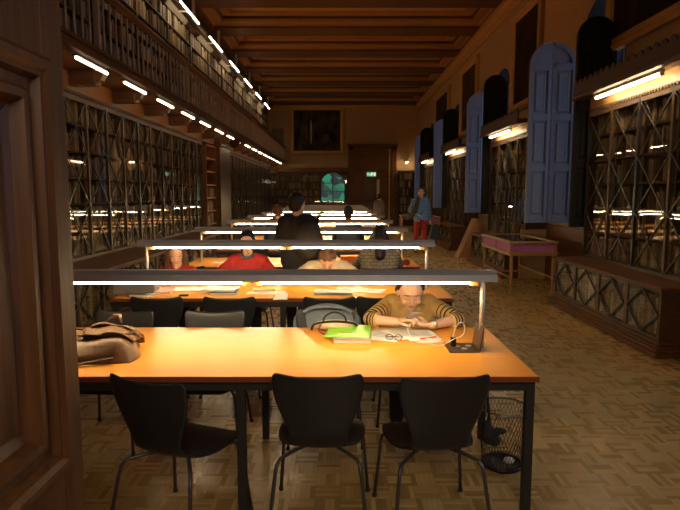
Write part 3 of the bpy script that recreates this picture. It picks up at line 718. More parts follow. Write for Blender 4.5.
CH = [ # x, y, angle(deg, 0 = facing away from camera), label
 (-.10, 2.52, -2, 'black shell chair, middle of the three on the doorway side of the nearest table'),
 (.465, 2.49, 6, 'black shell chair by the wire wastebasket, near side of the nearest table'),
 (-.83, 2.45, -22, 'black shell chair turned askew beside the leather satchel, near side of nearest table'),
 (-.87, 3.76, 180, 'empty black shell chair across the nearest table, left of the denim jacket'),
 (-1.50, 3.76, 176, 'empty black shell chair across the nearest table, behind the leather satchel'),
 (-.10, 3.82, 181, 'black shell chair with the denim jacket over its back'),
 (.50, 4.16, 180, 'black shell chair under the person in the ochre sweater'),
 (-1.45, 4.42, 0, 'empty black shell chair on the near side of the second table, by the grey tote'),
 (-.875, 4.42, 0, 'empty black shell chair on the near side of the second table, by magazines'),
 (-.085, 4.42, 1, 'empty black shell chair standing right behind the denim-draped chair'),
 (.33, 4.46, 5, 'black shell chair hidden behind the shoulder of the ochre sweater'),
 (-1.72, 6.17, 180, 'shell chair under the long-haired person in red'),
 (-.98, 6.17, 180, 'shell chair under the person in the red sweater'),
 (-.12, 6.17, 180, 'shell chair under the person in cream'),
 (.44, 6.16, 0, 'shell chair under the person in grey checked knit'),
 (-1.30, 8.55, 0, 'shell chair at the third gap between tables, gallery end'),
 (-.30, 6.55, 25, 'shell chair pushed behind the man in black'),
 (-1.13, 10.1, 0, 'shell chair under the far reader at the gallery end'),
 (.15, 10.1, 0, 'shell chair under the far dark-haired reader'),
]
for i, (x, y, a, lab) in enumerate(CH):
    if ch0 is None: ch0 = t = make_chair(); t.location = (x, y, 0); t.rotation_euler = (0, 0, R(a))
    else: t = dup(ch0, (x, y, 0), R(a))
    tag(t, lab, 'chair', 'black shell chairs at the tables')

# ------------------------------------------------------------------ people
def fuse(mb, name, mat, parent, vox=.012, smooth=4):
    o = mb.build(name, mat, parent, smooth=True)
    r = o.modifiers.new('fuse', 'REMESH'); r.mode = 'VOXEL'; r.voxel_size = vox; r.use_smooth_shade = True
    if smooth:
        s = o.modifiers.new('soft', 'SMOOTH'); s.factor = .5; s.iterations = smooth
    return o
def hand_chain(mb, wrist, direction, palm_n, spread=1, curl=40, thumb_side=1, size=1.0):
    """palm and five bent fingers; direction = along the hand, palm_n = way the palm faces"""
    d = Vector(direction).normalized(); n = Vector(palm_n); n = (n - d * n.dot(d)).normalized(); s = d.cross(n) * thumb_side; w = Vector(wrist)
    for k in (-1.2, -.4, .4, 1.2): mb.capsule(w + d * .012 * size, w + d * .085 * size + s * k * .019 * size, .016 * size, .0115 * size, 8)
    L = [.062, .074, .078, .066]; K = [-1.35, -.45, .45, 1.35]
    for k, ln in zip(K, L):
        p = w + d * .088 * size + s * k * .0205 * size; dd = d.copy()
        for j, f_ in enumerate((.42, .33, .25)):
            a = R(curl * (.5 + .35 * j)); q = Matrix.Rotation(a if True else 0, 3, d.cross(n)) @ dd if False else (dd * math.cos(a) + n * math.sin(a)).normalized() if j == 0 else None
            if j == 0: dd = q; nn = (n * math.cos(a) - d * math.sin(a)).normalized()
            else:
                dd, nn = (dd * math.cos(a) + nn * math.sin(a)).normalized(), (nn * math.cos(a) - dd * math.sin(a)).normalized()
            e = p + dd * ln * f_ * size; mb.capsule(p, e, .0088 * size - j * .0008, .0082 * size - j * .0008, 8); p = e
    p = w + d * .025 * size + s * .022 * size; q = p + (d * .7 + s * .75 + n * .25).normalized() * .038 * size; r = q + (d * .9 + s * .15 + n * .45).normalized() * .032 * size; u = r + (d * .9 + n * .5).normalized() * .024 * size
    mb.capsule(p, q, .0135 * size, .0105 * size, 8); mb.capsule(q, r, .0105 * size, .0095 * size, 8); mb.capsule(r, u, .009 * size, .008 * size, 8)
def head_frame(fwd, up=(0, 0, 1)):
    f = Vector(fwd).normalized(); u = Vector(up); u = (u - f * u.dot(f)).normalized(); r = f.cross(u); return f, u, r
def person(label, loc, rz, J, top_mat, trouser=M_jean, hair=M_hair, hair_style='short', face=True, sleeves=True, vox=.014, headdir=(0, -1, -.2), hands=None, category='person', neck_r=.05, top_name='sweater', extra=None, scale=1.0, fingers=True, head_r=1.0, sleeve_r=(.058, .052, .042)):
    t = empty('person', loc, rz); tag(t, label, category)
    V = {k: Vector(v) for k, v in J.items()}
    f, u, r = head_frame(headdir)
    H = V['head']; hr = head_r
    b = MB()
    RM = Matrix((r, -f, u)).transposed()     # local axes: x right, y back, z up
    P = lambda a, bb, c: H + (r * a + f * bb + u * c) * hr
    b.ball(P(0, -.012, .025), (.076 * hr, .094 * hr, .088 * hr), RM); b.ball(P(0, .018, -.02), (.066 * hr, .070 * hr, .075 * hr), RM)
    b.capsule(P(0, .045, -.055), P(0, .062, -.088), .044 * hr, .024 * hr)
    if face:
        b.capsule(P(0, .088, .01), P(0, .099, -.026), .008 * hr, .012 * hr, 8)
        b.capsule(P(-.03, .074, .028), P(.03, .074, .028), .011 * hr, .011 * hr, 8)
        for s in (-1, 1): b.ball(P(s * .04, .068, -.025), .022 * hr, seg=10, rg=8)
    for s in (-1, 1): b.ball(P(s * .078, -.008, -.01), (.010 * hr, .020 * hr, .030 * hr), RM, 8, 6)
    b.capsule(H + (-f * .02 - u * .05) * hr, V['neck'], .050, .055)
    # inner body, slimmer than the clothes
    pl, pr, sl, sr = V['hipL'], V['hipR'], V['shL'], V['shR']
    b.capsule(V['neck'], (sl + sr) / 2 * .8 + V['pelvis'] * .2, .055, .08)
    b.capsule(sl, sr, .05, .05); b.capsule(pl, pr, .095, .095)
    for a, c in ((pl, sl), (pr, sr)): m = (a + c) / 2; cen = (V['pelvis'] + (sl + sr) / 2) / 2; b.capsule(a, m * .6 + cen * .4, .09, .085); b.capsule(m * .6 + cen * .4, c * .75 + V['neck'] * .25, .085, .06)
    for s in 'LR':
        b.capsule(V['sh' + s], V['el' + s], .046, .038); b.capsule(V['el' + s], V['wr' + s], .038, .026)
        b.capsule(V['hip' + s], V['kn' + s], .078, .055); b.capsule(V['kn' + s], V['an' + s], .052, .036); b.capsule(V['an' + s], V['toe' + s], .036, .026)
    if hands:
        for s, (hd, hn, curl, ts) in hands.items(): hand_chain(b, V['wr' + s], hd, hn, curl=curl, thumb_side=ts)
    else:
        for s in 'LR':
            d = (V['wr' + s] - V['el' + s]).normalized(); hand_chain(b, V['wr' + s], d, Vector((0, 0, -1)) if abs(d.z) < .8 else Vector((1, 0, 0)), curl=30, thumb_side=1 if s == 'L' else -1)
    fuse(b, 'body', M_skin, t, vox, 3)
    if face:
        for s in (-1, 1):
            e = MB().ball(P(s * .032, .083, .008), (.0125 * hr, .005 * hr, .005 * hr), RM, 10, 8).build('eyelid', M_skin, t, smooth=True)
            MB().tube([P(s * .018, .094, .004), P(s * .032, .0965, .0015), P(s * .046, .089, .004)], .0014 * hr, 6).build('eyelash_line', M_hair, t)
            MB().tube([P(s * .014, .094, .030), P(s * .032, .096, .036), P(s * .052, .084, .030)], [.0012 * hr, .0022 * hr, .0012 * hr], 6).build('eyebrow', M_hair, t)
        b = MB().capsule(P(-.013, .090, -.056), P(.013, .090, -.056), .0048 * hr, .0048 * hr, 8); b.build('mouth', M_lip, t, smooth=True)
    # hair
    b = MB(); b.ball(P(0, -.034, .046), (.085 * hr, .092 * hr, .086 * hr), RM)
    b.ball(P(0, -.045, -.01), (.083 * hr, .07 * hr, .085 * hr), RM)
    for s in (-1, 1): b.capsule(P(s * .070, .000, .045), P(s * .072, -.035, -.005), .022 * hr, .025 * hr, 10)
    if hair_style == 'long':
        for s in (-1, 1):
            b.capsule(P(s * .078, .0, .03), P(s * .095, .03, -.12), .03, .034); b.capsule(P(s * .095, .03, -.12), P(s * .09, .06, -.22), .034, .018)
        b.capsule(P(0, -.06, .0), P(0, -.085, -.22), .08, .06)
    if hair_style == 'back':
        b.capsule(P(0, -.06, .0), P(0, -.09, -.14), .08, .05)
    if hair_style == 'messy':
        for k in range(16):
            a = k * 2.399; q = P(.06 * math.cos(a), -.02 + .06 * math.sin(a), .075 + .02 * math.sin(a * 3)); b.ball(q, .035 * hr, seg=8, rg=6)
    if hair_style == 'parted':
        b.capsule(P(0, -.06, .0), P(0, -.09, -.10), .08, .05)
        for s in (-1, 1):
            b.capsule(P(s * .004, .035, .102), P(s * .066, .020, .055), .020, .014, 10); b.capsule(P(s * .066, .020, .055), P(s * .078, -.005, -.01), .014, .010, 10); b.capsule(P(s * .08, .012, -.02), P(s * .078, -.02, -.07), .014, .02, 10)
    if hair_style == 'bun':
        b.ball(P(0, -.115, .03), .04, seg=10, rg=8)
    fuse(b, 'hair', hair, t, max(.008, vox * .7), 2)
    # top
    b = MB(); cen = (V['pelvis'] + (sl + sr) / 2) / 2
    b.capsule(pl + (sl - pl) * .05, pr + (sr - pr) * .05, .118, .118)
    for a, c in ((pl, sl), (pr, sr)): m = ((a + c) / 2) * .75 + cen * .25; b.capsule(a, m, .115, .118); b.capsule(m, c * .8 + V['neck'] * .2, .118, .08)
    b.capsule(sl, sr, .062, .062); b.capsule(sl * .5 + V['neck'] * .5, sr * .5 + V['neck'] * .5, .066, .066)
    b.capsule(cen, (sl + sr) / 2 - Vector((0, 0, .04)), .13, .11)
    if sleeves == True:
        for s in 'LR':
            e = V['wr' + s] + (V['el' + s] - V['wr' + s]).normalized() * .03
            b.capsule(V['sh' + s], V['el' + s], sleeve_r[0], sleeve_r[1]); b.capsule(V['el' + s], e, sleeve_r[1], sleeve_r[2] - .004)
    else:
        for s in 'LR': b.capsule(V['sh' + s], V['sh' + s] * .7 + V['el' + s] * .3, .06, .058)
    fuse(b, top_name, top_mat, t, vox, 4)
    # trousers and shoes
    b = MB(); b.capsule(pl, pr, .11, .11)
    for s in 'LR': b.capsule(V['hip' + s], V['kn' + s], .092, .068); b.capsule(V['kn' + s], V['an' + s] + Vector((0, 0, .03)), .066, .05)
    fuse(b, 'trousers', trouser, t, max(vox, .014), 4)
    for s in 'LR':
        b = MB(); d = (V['toe' + s] - V['an' + s]); d.z = 0
        hp = Vector((V['an' + s].x, V['an' + s].y, .042)) - d * .15; b.capsule(hp, Vector((V['toe' + s].x, V['toe' + s].y, .036)), .042, .036); b.capsule(V['an' + s] - Vector((0, 0, .02)), hp + d * .3, .045, .04)
        fuse(b, 'shoe', M_shoe, t, .012, 2)
    return t, V, P
def seated(lean=.2, head_z=1.1, head_y=-.25, elz=.79, ely=-.30, elx=.26, wrx=.10, wry=-.48, wrz=.79, shz=None, shx=.165, feet=1):
    shz = shz or head_z - .22; sy = head_y * .72
    return dict(pelvis=(0, 0, .55), hipL=(.09, 0, .555), hipR=(-.09, 0, .555), neck=(0, head_y * .82, head_z - .13), head=(0, head_y, head_z), shL=(shx, sy, shz), shR=(-shx, sy, shz),
                elL=(elx, ely, elz), elR=(-elx, ely, elz), wrL=(wrx, wry, wrz), wrR=(-wrx, wry, wrz), knL=(.12, -.42, .54), knR=(-.12, -.42, .54), anL=(.12, -.40, .10), anR=(-.12, -.40, .10), toeL=(.13, -.54, .04), toeR=(-.13, -.54, .04))

# --- person in the ochre sweater, faces the camera (-y)
M_ochre = plain('ochre_knit', (0.58, 0.36, 0.13), .85, bump=.3, bscale=160, var=.1)
M_stripe = plain('black_stripe_knit', (0.02, 0.014, 0.014), .85)
PX, PY = .50, 4.02
J = seated(head_z=.985, head_y=-.19, shz=.835, shx=.155)
J.update(head=(-.020, -.24, .955), neck=(-.01, -.14, .865), elL=(.29, -.345, .785), elR=(-.30, -.335, .785), wrL=(.085, -.50, .785), wrR=(-.135, -.47, .80), shL=(.155, -.10, .835), shR=(-.155, -.10, .835))
ow, V, P = person('person in an ochre sweater with black-striped sleeves, head bowed over a phone', (PX, PY, 0), 0, J, M_ochre, hair_style='back', sleeves=False, vox=.0055, headdir=(0, -.85, -.36), head_r=1.08,
    hands={'L': ((-.85, -.25, .18), (.1, -.25, .95), 38, 1), 'R': ((.75, -.35, .25), (.45, -.1, -.9), 52, -1)})
for s in 'LR':
    a, e, w = V['sh' + s], V['el' + s], V['wr' + s]
    pts = []; n1, n2 = 22, 10
    for i in range(n1 + 1): pts.append(a.lerp(e, i / n1))
    end = e.lerp(w, .32)
    for i in range(1, n2 + 1): pts.append(e.lerp(end, i / n2))
    # smooth the elbow
    for _ in range(3): pts = [pts[0]] + [(pts[i - 1] + pts[i] * 2 + pts[i + 1]) / 4 for i in range(1, len(pts) - 1)] + [pts[-1]]
    b = MB(); n = len(pts); rs = [.060 - .010 * i / n + .0025 * math.sin(i * 1.9) for i in range(n)]; rs[-1] = .044
    b.tube(pts, rs, 18)
    seg = 18; mats = []
    for i in range(n - 1):
        on = 1 if (i > 7 and i % 3 == 0) else 0
        mats += [on] * seg
    mats += [0, 0]; b.m = mats
    b.build('sleeve', [M_ochre, M_stripe], ow, smooth=True)
b = MB(); w_ = V['wrL']; d = (V['elL'] - w_).normalized()
b.tube([w_ + d * .012, w_ + d * .032], .031, 14); b.build('wristwatch', plain('silver_link', (.5, .48, .44), .3, .8), ow, smooth=True)

# phone held in the hand
ph = empty('smartphone', (PX - .04, PY - .56, .858)); ph.rotation_euler = (R(58), 0, R(8)); tag(ph, 'small grey phone held up by the person in the ochre sweater', 'phone')
MB().box(-.036, .036, -.004, .004, -.055, .055).build('phone_body', plain('phone_grey', (.33, .33, .36), .35, .3), ph, bevel=.003)
MB().cbox((-.02, .0045, .04), (.016, .001, .008)).build('camera_lens', M_blk, ph)

M_redc = plain('crimson_cloth', (0.42, 0.020, 0.018), .8, bump=.15, bscale=60)
M_cream = plain('cream_cloth', (0.62, 0.50, 0.34), .85, bump=.2, bscale=50)
M_grey = plain('grey_collar', (.10, .10, .11), .8)
# check knit
def check(name, c1, c2, s=18.0):
    m, nt, b = new_mat(name); tc = N(nt, 'ShaderNodeTexCoord'); br = N(nt, 'ShaderNodeTexBrick'); br.inputs['Scale'].default_value = s
    br.inputs['Color1'].default_value = (*c1, 1); br.inputs['Color2'].default_value = (*c1, 1); br.inputs['Mortar'].default_value = (*c2, 1); br.inputs['Mortar Size'].default_value = .04
    mp = N(nt, 'ShaderNodeMapping'); mp.inputs['Rotation'].default_value = (R(90), 0, 0)
    nt.links.new(tc.outputs['Object'], mp.inputs[0]); nt.links.new(mp.outputs[0], br.inputs['Vector']); nt.links.new(br.outputs[0], b.inputs['Base Color']); b.inputs['Roughness'].default_value = .85
    return m
M_knit = check('grey_check_knit', (.30, .25, .17), (.17, .14, .10), 7.0)
o, V, P = person('person in a crimson sweater with grey collar, reading at the second table', (-.985, 6.08, 0), 0, seated(head_z=1.105, head_y=-.16, elx=.30, wry=-.44, shx=.18), M_redc, hair=M_hair, headdir=(.05, -1, -.35))
MB().tube([V['neck'] + Vector((.06 * math.cos(a), -.02 + .07 * math.sin(a), .0 + .02 * math.sin(a))) for a in [2 * math.pi * k / 16 for k in range(17)]], .018, 8, False).build('collar', M_grey, o, smooth=True)
person('long-haired person in a red top, head bowed, at the second table', (-1.72, 6.06, 0), 0, seated(head_z=.99, head_y=-.22, elx=.24, wry=-.46), M_redc, hair=M_hairb, hair_style='long', headdir=(.25, -1, -.5))
person('brown-haired person in a cream top bending low over the second table', (-.13, 6.10, 0), 0, seated(head_z=.935, head_y=-.27, elx=.30, wry=-.42, shz=.86, shx=.18), M_cream, hair=M_hairb, hair_style='messy', headdir=(0, -.75, -.75))
person('person in a grey checked knit seen from behind at the third table', (.45, 6.30, 0), R(180), seated(head_z=1.125, head_y=-.10, elx=.26, wry=-.44, shx=.18), M_knit, hair=M_hair, hair_style='long', face=False, headdir=(0, -1, -.25))
person('distant seated reader with brown hair toward the gallery end', (-1.13, 10.2, 0), R(180), seated(head_z=1.30, head_y=-.06, shx=.17), M_jean, hair=M_hairb, face=False, headdir=(0, -1, -.1), vox=.02)
person('distant dark-haired reader in black seen from behind', (.15, 10.2, 0), R(180), seated(head_z=1.28, head_y=-.06, shx=.17), M_jean, hair=M_hair, hair_style='back', face=False, headdir=(0, -1, -.1), vox=.02)

def standing(h=1.72, stride=0.0, arms=None):
    k = h / 1.72
    J = dict(pelvis=(0, 0, .93), hipL=(.085, 0, .92), hipR=(-.085, 0, .92), neck=(0, 0, 1.46), head=(0, -.015, 1.60), shL=(.175, 0, 1.39), shR=(-.175, 0, 1.39), elL=(.22, .03, 1.10), elR=(-.22, .03, 1.10), wrL=(.21, -.06, .86), wrR=(-.21, -.06, .86),
             knL=(.09, -.03 - stride * .5, .50), knR=(-.09, .02 + stride * .2, .50), anL=(.09, -stride, .09), anR=(-.09, .03 + stride, .11), toeL=(.11, -.14 - stride, .04), toeR=(-.11, -.10 + stride, .04))
    if arms: J.update(arms)
    return {a: tuple(c * k for c in v) for a, v in J.items()}
M_coat = plain('black_wool', (0.022, 0.019, 0.018), .8, bump=.1, bscale=80)
o, V, P = person('standing man in a black jacket seen from behind, backpack on his shoulder', (-.47, 6.22, 0), R(180 - 12), standing(1.62, 0, dict(elR=(-.25, -.02, 1.12), wrR=(-.20, -.20, .98), elL=(.25, -.02, 1.12), wrL=(.18, -.22, 1.0))), M_coat, hair=M_hair, face=False, headdir=(-.5, -1, -.15), top_name='jacket', sleeve_r=(.068, .06, .05), head_r=1.02)
bp = empty('backpack', (-.33, 6.04, 1.10)); tag(bp, 'dark backpack worn by the standing man in black', 'bag')
b = MB(); b.ball((0, 0, 0), (.15, .10, .23), seg=18, rg=12); b.ball((0, -.06, -.06), (.11, .06, .12)); fuse(b, 'bag_body', plain('charcoal_nylon', (.035, .030, .026), .7, bump=.2, bscale=70), bp, .012, 2)
for s in (-1, 1): MB().tube([(s * .08, .05, .18), (s * .09, .11, .26), (s * .09, .20, .27)], .014, 8).build('strap', M_blk, bp)
MB().tube([(-.03, 0, .215), (-.02, .0, .25), (.02, 0, .25), (.03, 0, .215)], .008, 8).build('grab_loop', M_blk, bp)
# walking man
M_shirt = check('blue_plaid_shirt', (.22, .42, .68), (.13, .26, .48), 4.0)
M_redt = plain('red_trousers', (.42, .03, .03), .8)
o, V, P = person('man in a blue plaid shirt and red trousers walking along the window side', (2.20, 15.3, 0), R(12), standing(1.78, .10, dict(wrR=(-.12, -.16, 1.02), elR=(-.30, .02, 1.12), elL=(.25, .02, 1.12), wrL=(.27, .02, .88), shL=(.19, 0, 1.40), shR=(-.19, 0, 1.40))), M_shirt, trouser=M_redt, hair=M_hair, headdir=(-.6, -1, -.1), top_name='shirt', head_r=1.08)
sc = MB().capsule((-.10, -.09, 1.5), (-.20, -.09, 1.15), .05, .07).capsule((-.2, -.06, 1.12), (-.28, .08, 1.0), .09, .08); fuse(sc, 'jacket_over_arm', plain('brown_jacket', (.10, .075, .05), .8), o, .018, 3)
bg = empty('shopping_bag', (2.55, 15.26, .40)); tag(bg, 'dark bag hanging from the hand of the man in red trousers', 'bag')
MB().prism([(-.12, 0), (.20, -.02), (.14, .36), (-.04, .38)], lambda a, c, d: (a, d, c), -.05, .05).build('bag_body', plain('navy_bag', (.03, .04, .06), .5), bg, bevel=.01)
MB().tube([(-.03, 0, .37), (0, 0, .46), (.06, 0, .47), (.12, 0, .35)], .006, 8).build('handle', M_blk, bg)
person('distant figure in grey standing by the far door', (1.52, 21.8, 0), R(150), standing(1.62, 0), plain('slate_cloth', (.13, .11, .11), .8), hair=M_hair, face=False, vox=.022, headdir=(0, -1, -.1))

# ------------------------------------------------------------------ things on the nearest table
TZ = .74
# leather satchel
sb = empty('leather_satchel', (-1.36, 2.99, TZ), R(6)); tag(sb, 'worn brown leather satchel lying on the nearest table', 'bag')
def blanket(nx, ny, fn): return [fn(i / nx, j / ny) for j in range(ny + 1) for i in range(nx + 1)], [(j * (nx + 1) + i, j * (nx + 1) + i + 1, (j + 1) * (nx + 1) + i + 1, (j + 1) * (nx + 1) + i) for j in range(ny) for i in range(nx)]
b = MB(); NX, NY = 26, 18
def bagtop(u, v):
    x = -.26 + .50 * u; y = -.17 + .36 * v
    edge = min(1, 6 * min(u, 1 - u)) ** .5 * min(1, 5 * min(v, 1 - v)) ** .5
    h = (.075 + .05 * v + .012 * math.sin(9 * u + 3 * v) + .008 * math.sin(17 * v + 5 * u)) * edge
    return (x + .03 * math.sin(5 * v), y, .004 + h)
vs, fs = blanket(NX, NY, bagtop); b.add(vs, fs)
rim = [i for i in range(NX + 1)] + [j * (NX + 1) + NX for j in range(1, NY + 1)] + [NY * (NX + 1) + i for i in range(NX - 1, -1, -1)] + [j * (NX + 1) for j in range(NY - 1, 0, -1)]
k0 = len(b.v); b.v += [(b.v[i][0], b.v[i][1], .001) for i in rim]; n = len(rim)
for i in range(n): b.f.append((rim[i], rim[(i + 1) % n], k0 + (i + 1) % n, k0 + i)); b.m.append(0)
b.f.append(tuple(range(k0, k0 + n))); b.m.append(0)
b.build('bag_body', M_leather, sb, smooth=True)
def flap(u, v):
    x = -.08 + .30 * u; y = -.03 + .22 * v; q = bagtop((x + .26) / .50, (y + .17) / .36)
    return (x + .02, y, q[2] + .012 + .004 * math.sin(14 * u) + (.018 * (1 - v) ** 3))
vs, fs = blanket(14, 12, flap); o = MB().add(vs, fs).build('flap', M_leather, sb, smooth=True); s = o.modifiers.new('s', 'SOLIDIFY'); s.thickness = .006
def flap2(u, v):
    x = -.04 + .26 * u; y = .07 + .12 * v; q = bagtop((x + .26) / .50, (y + .17) / .36)
    return (x + .02, y, q[2] + .030 + .006 * math.sin(9 * u))
vs, fs = blanket(10, 6, flap2); o = MB().add(vs, fs).build('pocket_fold', M_leather, sb, smooth=True); s = o.modifiers.new('s', 'SOLIDIFY'); s.thickness = .008
o = MB().tube([(-.02, -.03, .125), (.04, -.035, .12), (.12, -.02, .118), (.19, 0, .115), (.22, .06, .12)], .007, 8).build('flap_edge', M_leather2, sb, smooth=True)
o = MB().tube([(.06, .12, .165), (.10, .11, .20), (.135, .08, .205), (.15, .04, .17)], .009, 8).build('strap', M_leather, sb, smooth=True)
o = MB().bar((-.30, -.235, .006), (-.06, -.215, .008), .030, .006).bar((-.06, -.215, .008), (.16, -.165, .03), .028, .006).build('shoulder_strap', M_leather2, sb)
o = MB().cbox((-.10, -.218, .014), (.045, .04, .006)).build('buckle', M_steel, sb)
o = MB().tube([(-.24, .03, .10), (-.18, .05, .125), (-.12, .06, .14), (-.05, .03, .14)], .006, 8).build('strap', M_leather2, sb, smooth=True)

# green folder on papers
gf = empty('green_folder', (.055, 3.44, TZ + .028), R(-6)); tag(gf, 'bright lime-green folder lying on a notebook pile', 'folder')
M_lime = plain('lime_plastic', (.30, .72, .04), .35)
MB().box(-.135, .135, -.17, .15, 0, .004).build('cover', M_lime, gf, bevel=.001)
MB().box(-.06, .07, -.12, -.08, .004, .0045).build('label_strip', plain('pale_lime', (.62, .85, .35), .5), gf)
nb = empty('notebook_pile', (.075, 3.38, TZ), R(-3)); tag(nb, 'thick white notebook underneath the lime-green folder', 'notebook')
MB().box(-.105, .115, -.15, .13, .002, .024).build('pages', M_paper, nb, bevel=.002); MB().box(-.11, .118, -.153, .133, .024, .027).build('cover', M_print, nb); nb.name = 'notebook'
# loose papers
def sheet(name, label, x, y, w, h, rz, z=TZ, mat=M_paper, cat='paper', lift=.004, th=.002, printed=True):
    t = empty(name, (x, y, z), rz); tag(t, label, cat)
    def fn(u, v): return ((u - .5) * w, (v - .5) * h, th + lift * (math.sin(3.1 * u) * .5 + .5 * u * v))
    vs, fs = blanket(8, 8, fn); o = MB().add(vs, fs).build('sheet', mat, t, smooth=True); s = o.modifiers.new('s', 'SOLIDIFY'); s.thickness = .0012; s.offset = -1
    if printed:
        b = MB()
        for k in range(6): b.cbox((-.02 * w, (.32 - .11 * k) * h, th + lift + .0018), (w * .62, h * .03, .0004))
        b.build('printed_lines', M_print, t)
    return t
sheet('paper_sheet', 'white sheet next to the green folder on the nearest table', .285, 3.44, .21, .30, R(-18))
sheet('paper_sheet', 'topmost printed sheet in front of the phone holder', .40, 3.45, .21, .28, R(20), TZ + .006)
sheet('paper_sheet', 'open printed page under the phone hands, near the plastic pouch', .50, 3.42, .20, .27, R(8), TZ + .003, lift=.01)
# eyeglasses
eg = empty('eyeglasses', (.325, 3.30, TZ + .006), R(-14)); eg.scale = (.8, .8, .8); tag(eg, 'dark-rimmed folded glasses lying before the papers on the nearest table', 'glasses')
for s in (-1, 1):
    pts = [(s * .034 + .027 * math.cos(a), 0 + .004 * math.sin(a), .02 + .02 * math.sin(a)) for a in [2 * math.pi * k / 16 for k in range(17)]]
    MB().tube(pts, .003, 6, False).build('rim', M_leather2, eg)
    MB().tube([(s * .062, 0, .03), (s * .066, .02, .02), (-s * .03, .05 + .01 * s, .012)], .0028, 6).build('temple', M_leather2, eg)
MB().tube([(-.008, 0, .026), (0, -.002, .029), (.008, 0, .026)], .0025, 6).build('bridge', M_leather2, eg)
# plastic pouch
pc = empty('plastic_pouch', (.535, 3.27, TZ), R(14)); tag(pc, 'clear plastic pouch with red contents next to the power socket', 'pouch')
vs, fs = blanket(10, 6, lambda u, v: (-.085 + .17 * u, -.03 + .06 * v, .004 + .022 * math.sin(math.pi * u) * math.sin(math.pi * v) + .003 * math.sin(19 * u)))
MB().add(vs, fs).build('film', plain('milky_film', (.72, .62, .55), .25), pc, smooth=True)
MB().tube([(-.06, 0, .024), (.05, .01, .027)], .005, 8).build('red_pen', plain('red_ink', (.75, .08, .05), .4), pc)
# power socket box with open lid
so = empty('power_socket_box', (.705, 3.13, TZ)); tag(so, 'dark flush power socket box with its lid standing open by the lamp post', 'socket')
M_brn = plain('bronze_plastic', (.085, .055, .035), .4, .2)
b = MB().box(-.095, .075, -.09, .10, .0, .008); b.build('base_plate', M_brn, so, bevel=.002)
o = MB().box(.0, .008, -.085, .095, .0, .135).build('lid', M_brn, so, bevel=.003); o.location = (.072, 0, .008); o.rotation_euler = (0, R(8), 0)
for x, y in ((.0, -.03), (.035, .03), (-.03, .02)): MB().lathe([(.017, .008), (.017, .0105), (.013, .0105), (.012, .009)], (x, y, 0), 14).build('socket_ring', plain('socket_grey', (.35, .34, .32), .4), so)
ad = empty('phone_charger', (.652, 3.15, TZ + .008)); tag(ad, 'black charger plugged into the socket box with a looping white cable', 'charger')
MB().box(-.014, .014, -.016, .016, .003, .052).build('plug', M_blk, ad, bevel=.003)
MB().tube([(0, 0, .05), (0, 0, .066)], .005, 8).build('cable_end', M_white, ad)
import itertools
cp = [(0, 0, .06), (.004, .0, .09), (.02, .0, .125), (.045, .005, .14), (.062, .01, .12), (.062, .0, .085), (.04, -.015, .062), (.0, -.03, .052), (-.03, -.03, .035), (-.06, -.01, .012), (-.09, .02, -.003), (-.13, .09, -.003), (-.2, .17, .0), (-.235, .24, .04), (-.205, .27, .075)]
def spline(p, k=5):
    out = []; p = [Vector(q) for q in p]
    for i in range(len(p) - 1):
        a, b_, c, d = p[max(i - 1, 0)], p[i], p[i + 1], p[min(i + 2, len(p) - 1)]
        for j in range(k):
            t = j / k; out.append(.5 * ((2 * b_) + (c - a) * t + (2 * a - 5 * b_ + 4 * c - d) * t * t + (3 * b_ - a - 3 * c + d) * t ** 3))
    return out + [p[-1]]
MB().tube(spline(cp), .0026, 6).build('cable', M_white, ad, smooth=True)
# denim jacket over the chair back
dj = empty('denim_jacket', (-.09, 3.90, 0)); tag(dj, 'pale blue denim jacket draped over a chair back across the table', 'jacket')
b = MB()
def drape(u, v):
    # v 0 front hem .. .5 top .. 1 back hem
    x = (-.235 + .47 * u) * (1 + .03 * math.sin(7 * v)); a = (v - .5) * 2
    z = .835 - .05 * abs(a) ** .8 * 1.0 - .22 * max(0, abs(a) - .25) + .018 * math.cos(6.28 * u) * -1 - .06 * (2 * u - 1) ** 4
    y = a * .055 + .012 * math.sin(11 * u + 2 * v) * abs(a)
    return (x, y, z)
vs, fs = blanket(26, 18, drape); o = MB().add(vs, fs).build('body_cloth', plain('faded_denim', (.19, .235, .30), .85, bump=.4, bscale=50, var=.25), dj, smooth=True)
s = o.modifiers.new('s', 'SOLIDIFY'); s.thickness = .012
o = MB().tube(spline([(-.16, -.06, .80), (-.10, -.075, .835), (0, -.075, .845), (.10, -.07, .835), (.17, -.06, .80)]), .014, 8).build('collar', bpy.data.materials['faded_denim'], dj, smooth=True)
# handbag on the far edge of the table
hb = empty('handbag', (-.035, 3.57, TZ), R(2)); tag(hb, 'cream canvas handbag with black piping and handles beyond the green folder', 'bag')
b = MB(); b.ball((0, 0, .035), (.145, .06, .034), seg=20, rg=10); b.build('bag_body', M_cream, hb, smooth=True)
MB().tube(spline([(-.15, -.03, .01), (-.135, -.035, .045), (-.08, -.045, .062), (0, -.04, .066), (.08, -.045, .062), (.135, -.035, .045), (.15, -.03, .01)]), .007, 8).build('piping', M_blk, hb, smooth=True)
MB().tube(spline([(-.075, -.04, .06), (-.06, -.03, .10), (0, -.02, .122), (.06, -.03, .10), (.075, -.04, .06)]), .006, 8).build('handle', M_blk, hb, smooth=True)
MB().tube(spline([(-.09, -.05, .05), (-.10, -.09, .02), (-.05, -.15, .006), (.03, -.14, .006), (.07, -.09, .01)]), .006, 8).build('handle', M_leather, hb, smooth=True)

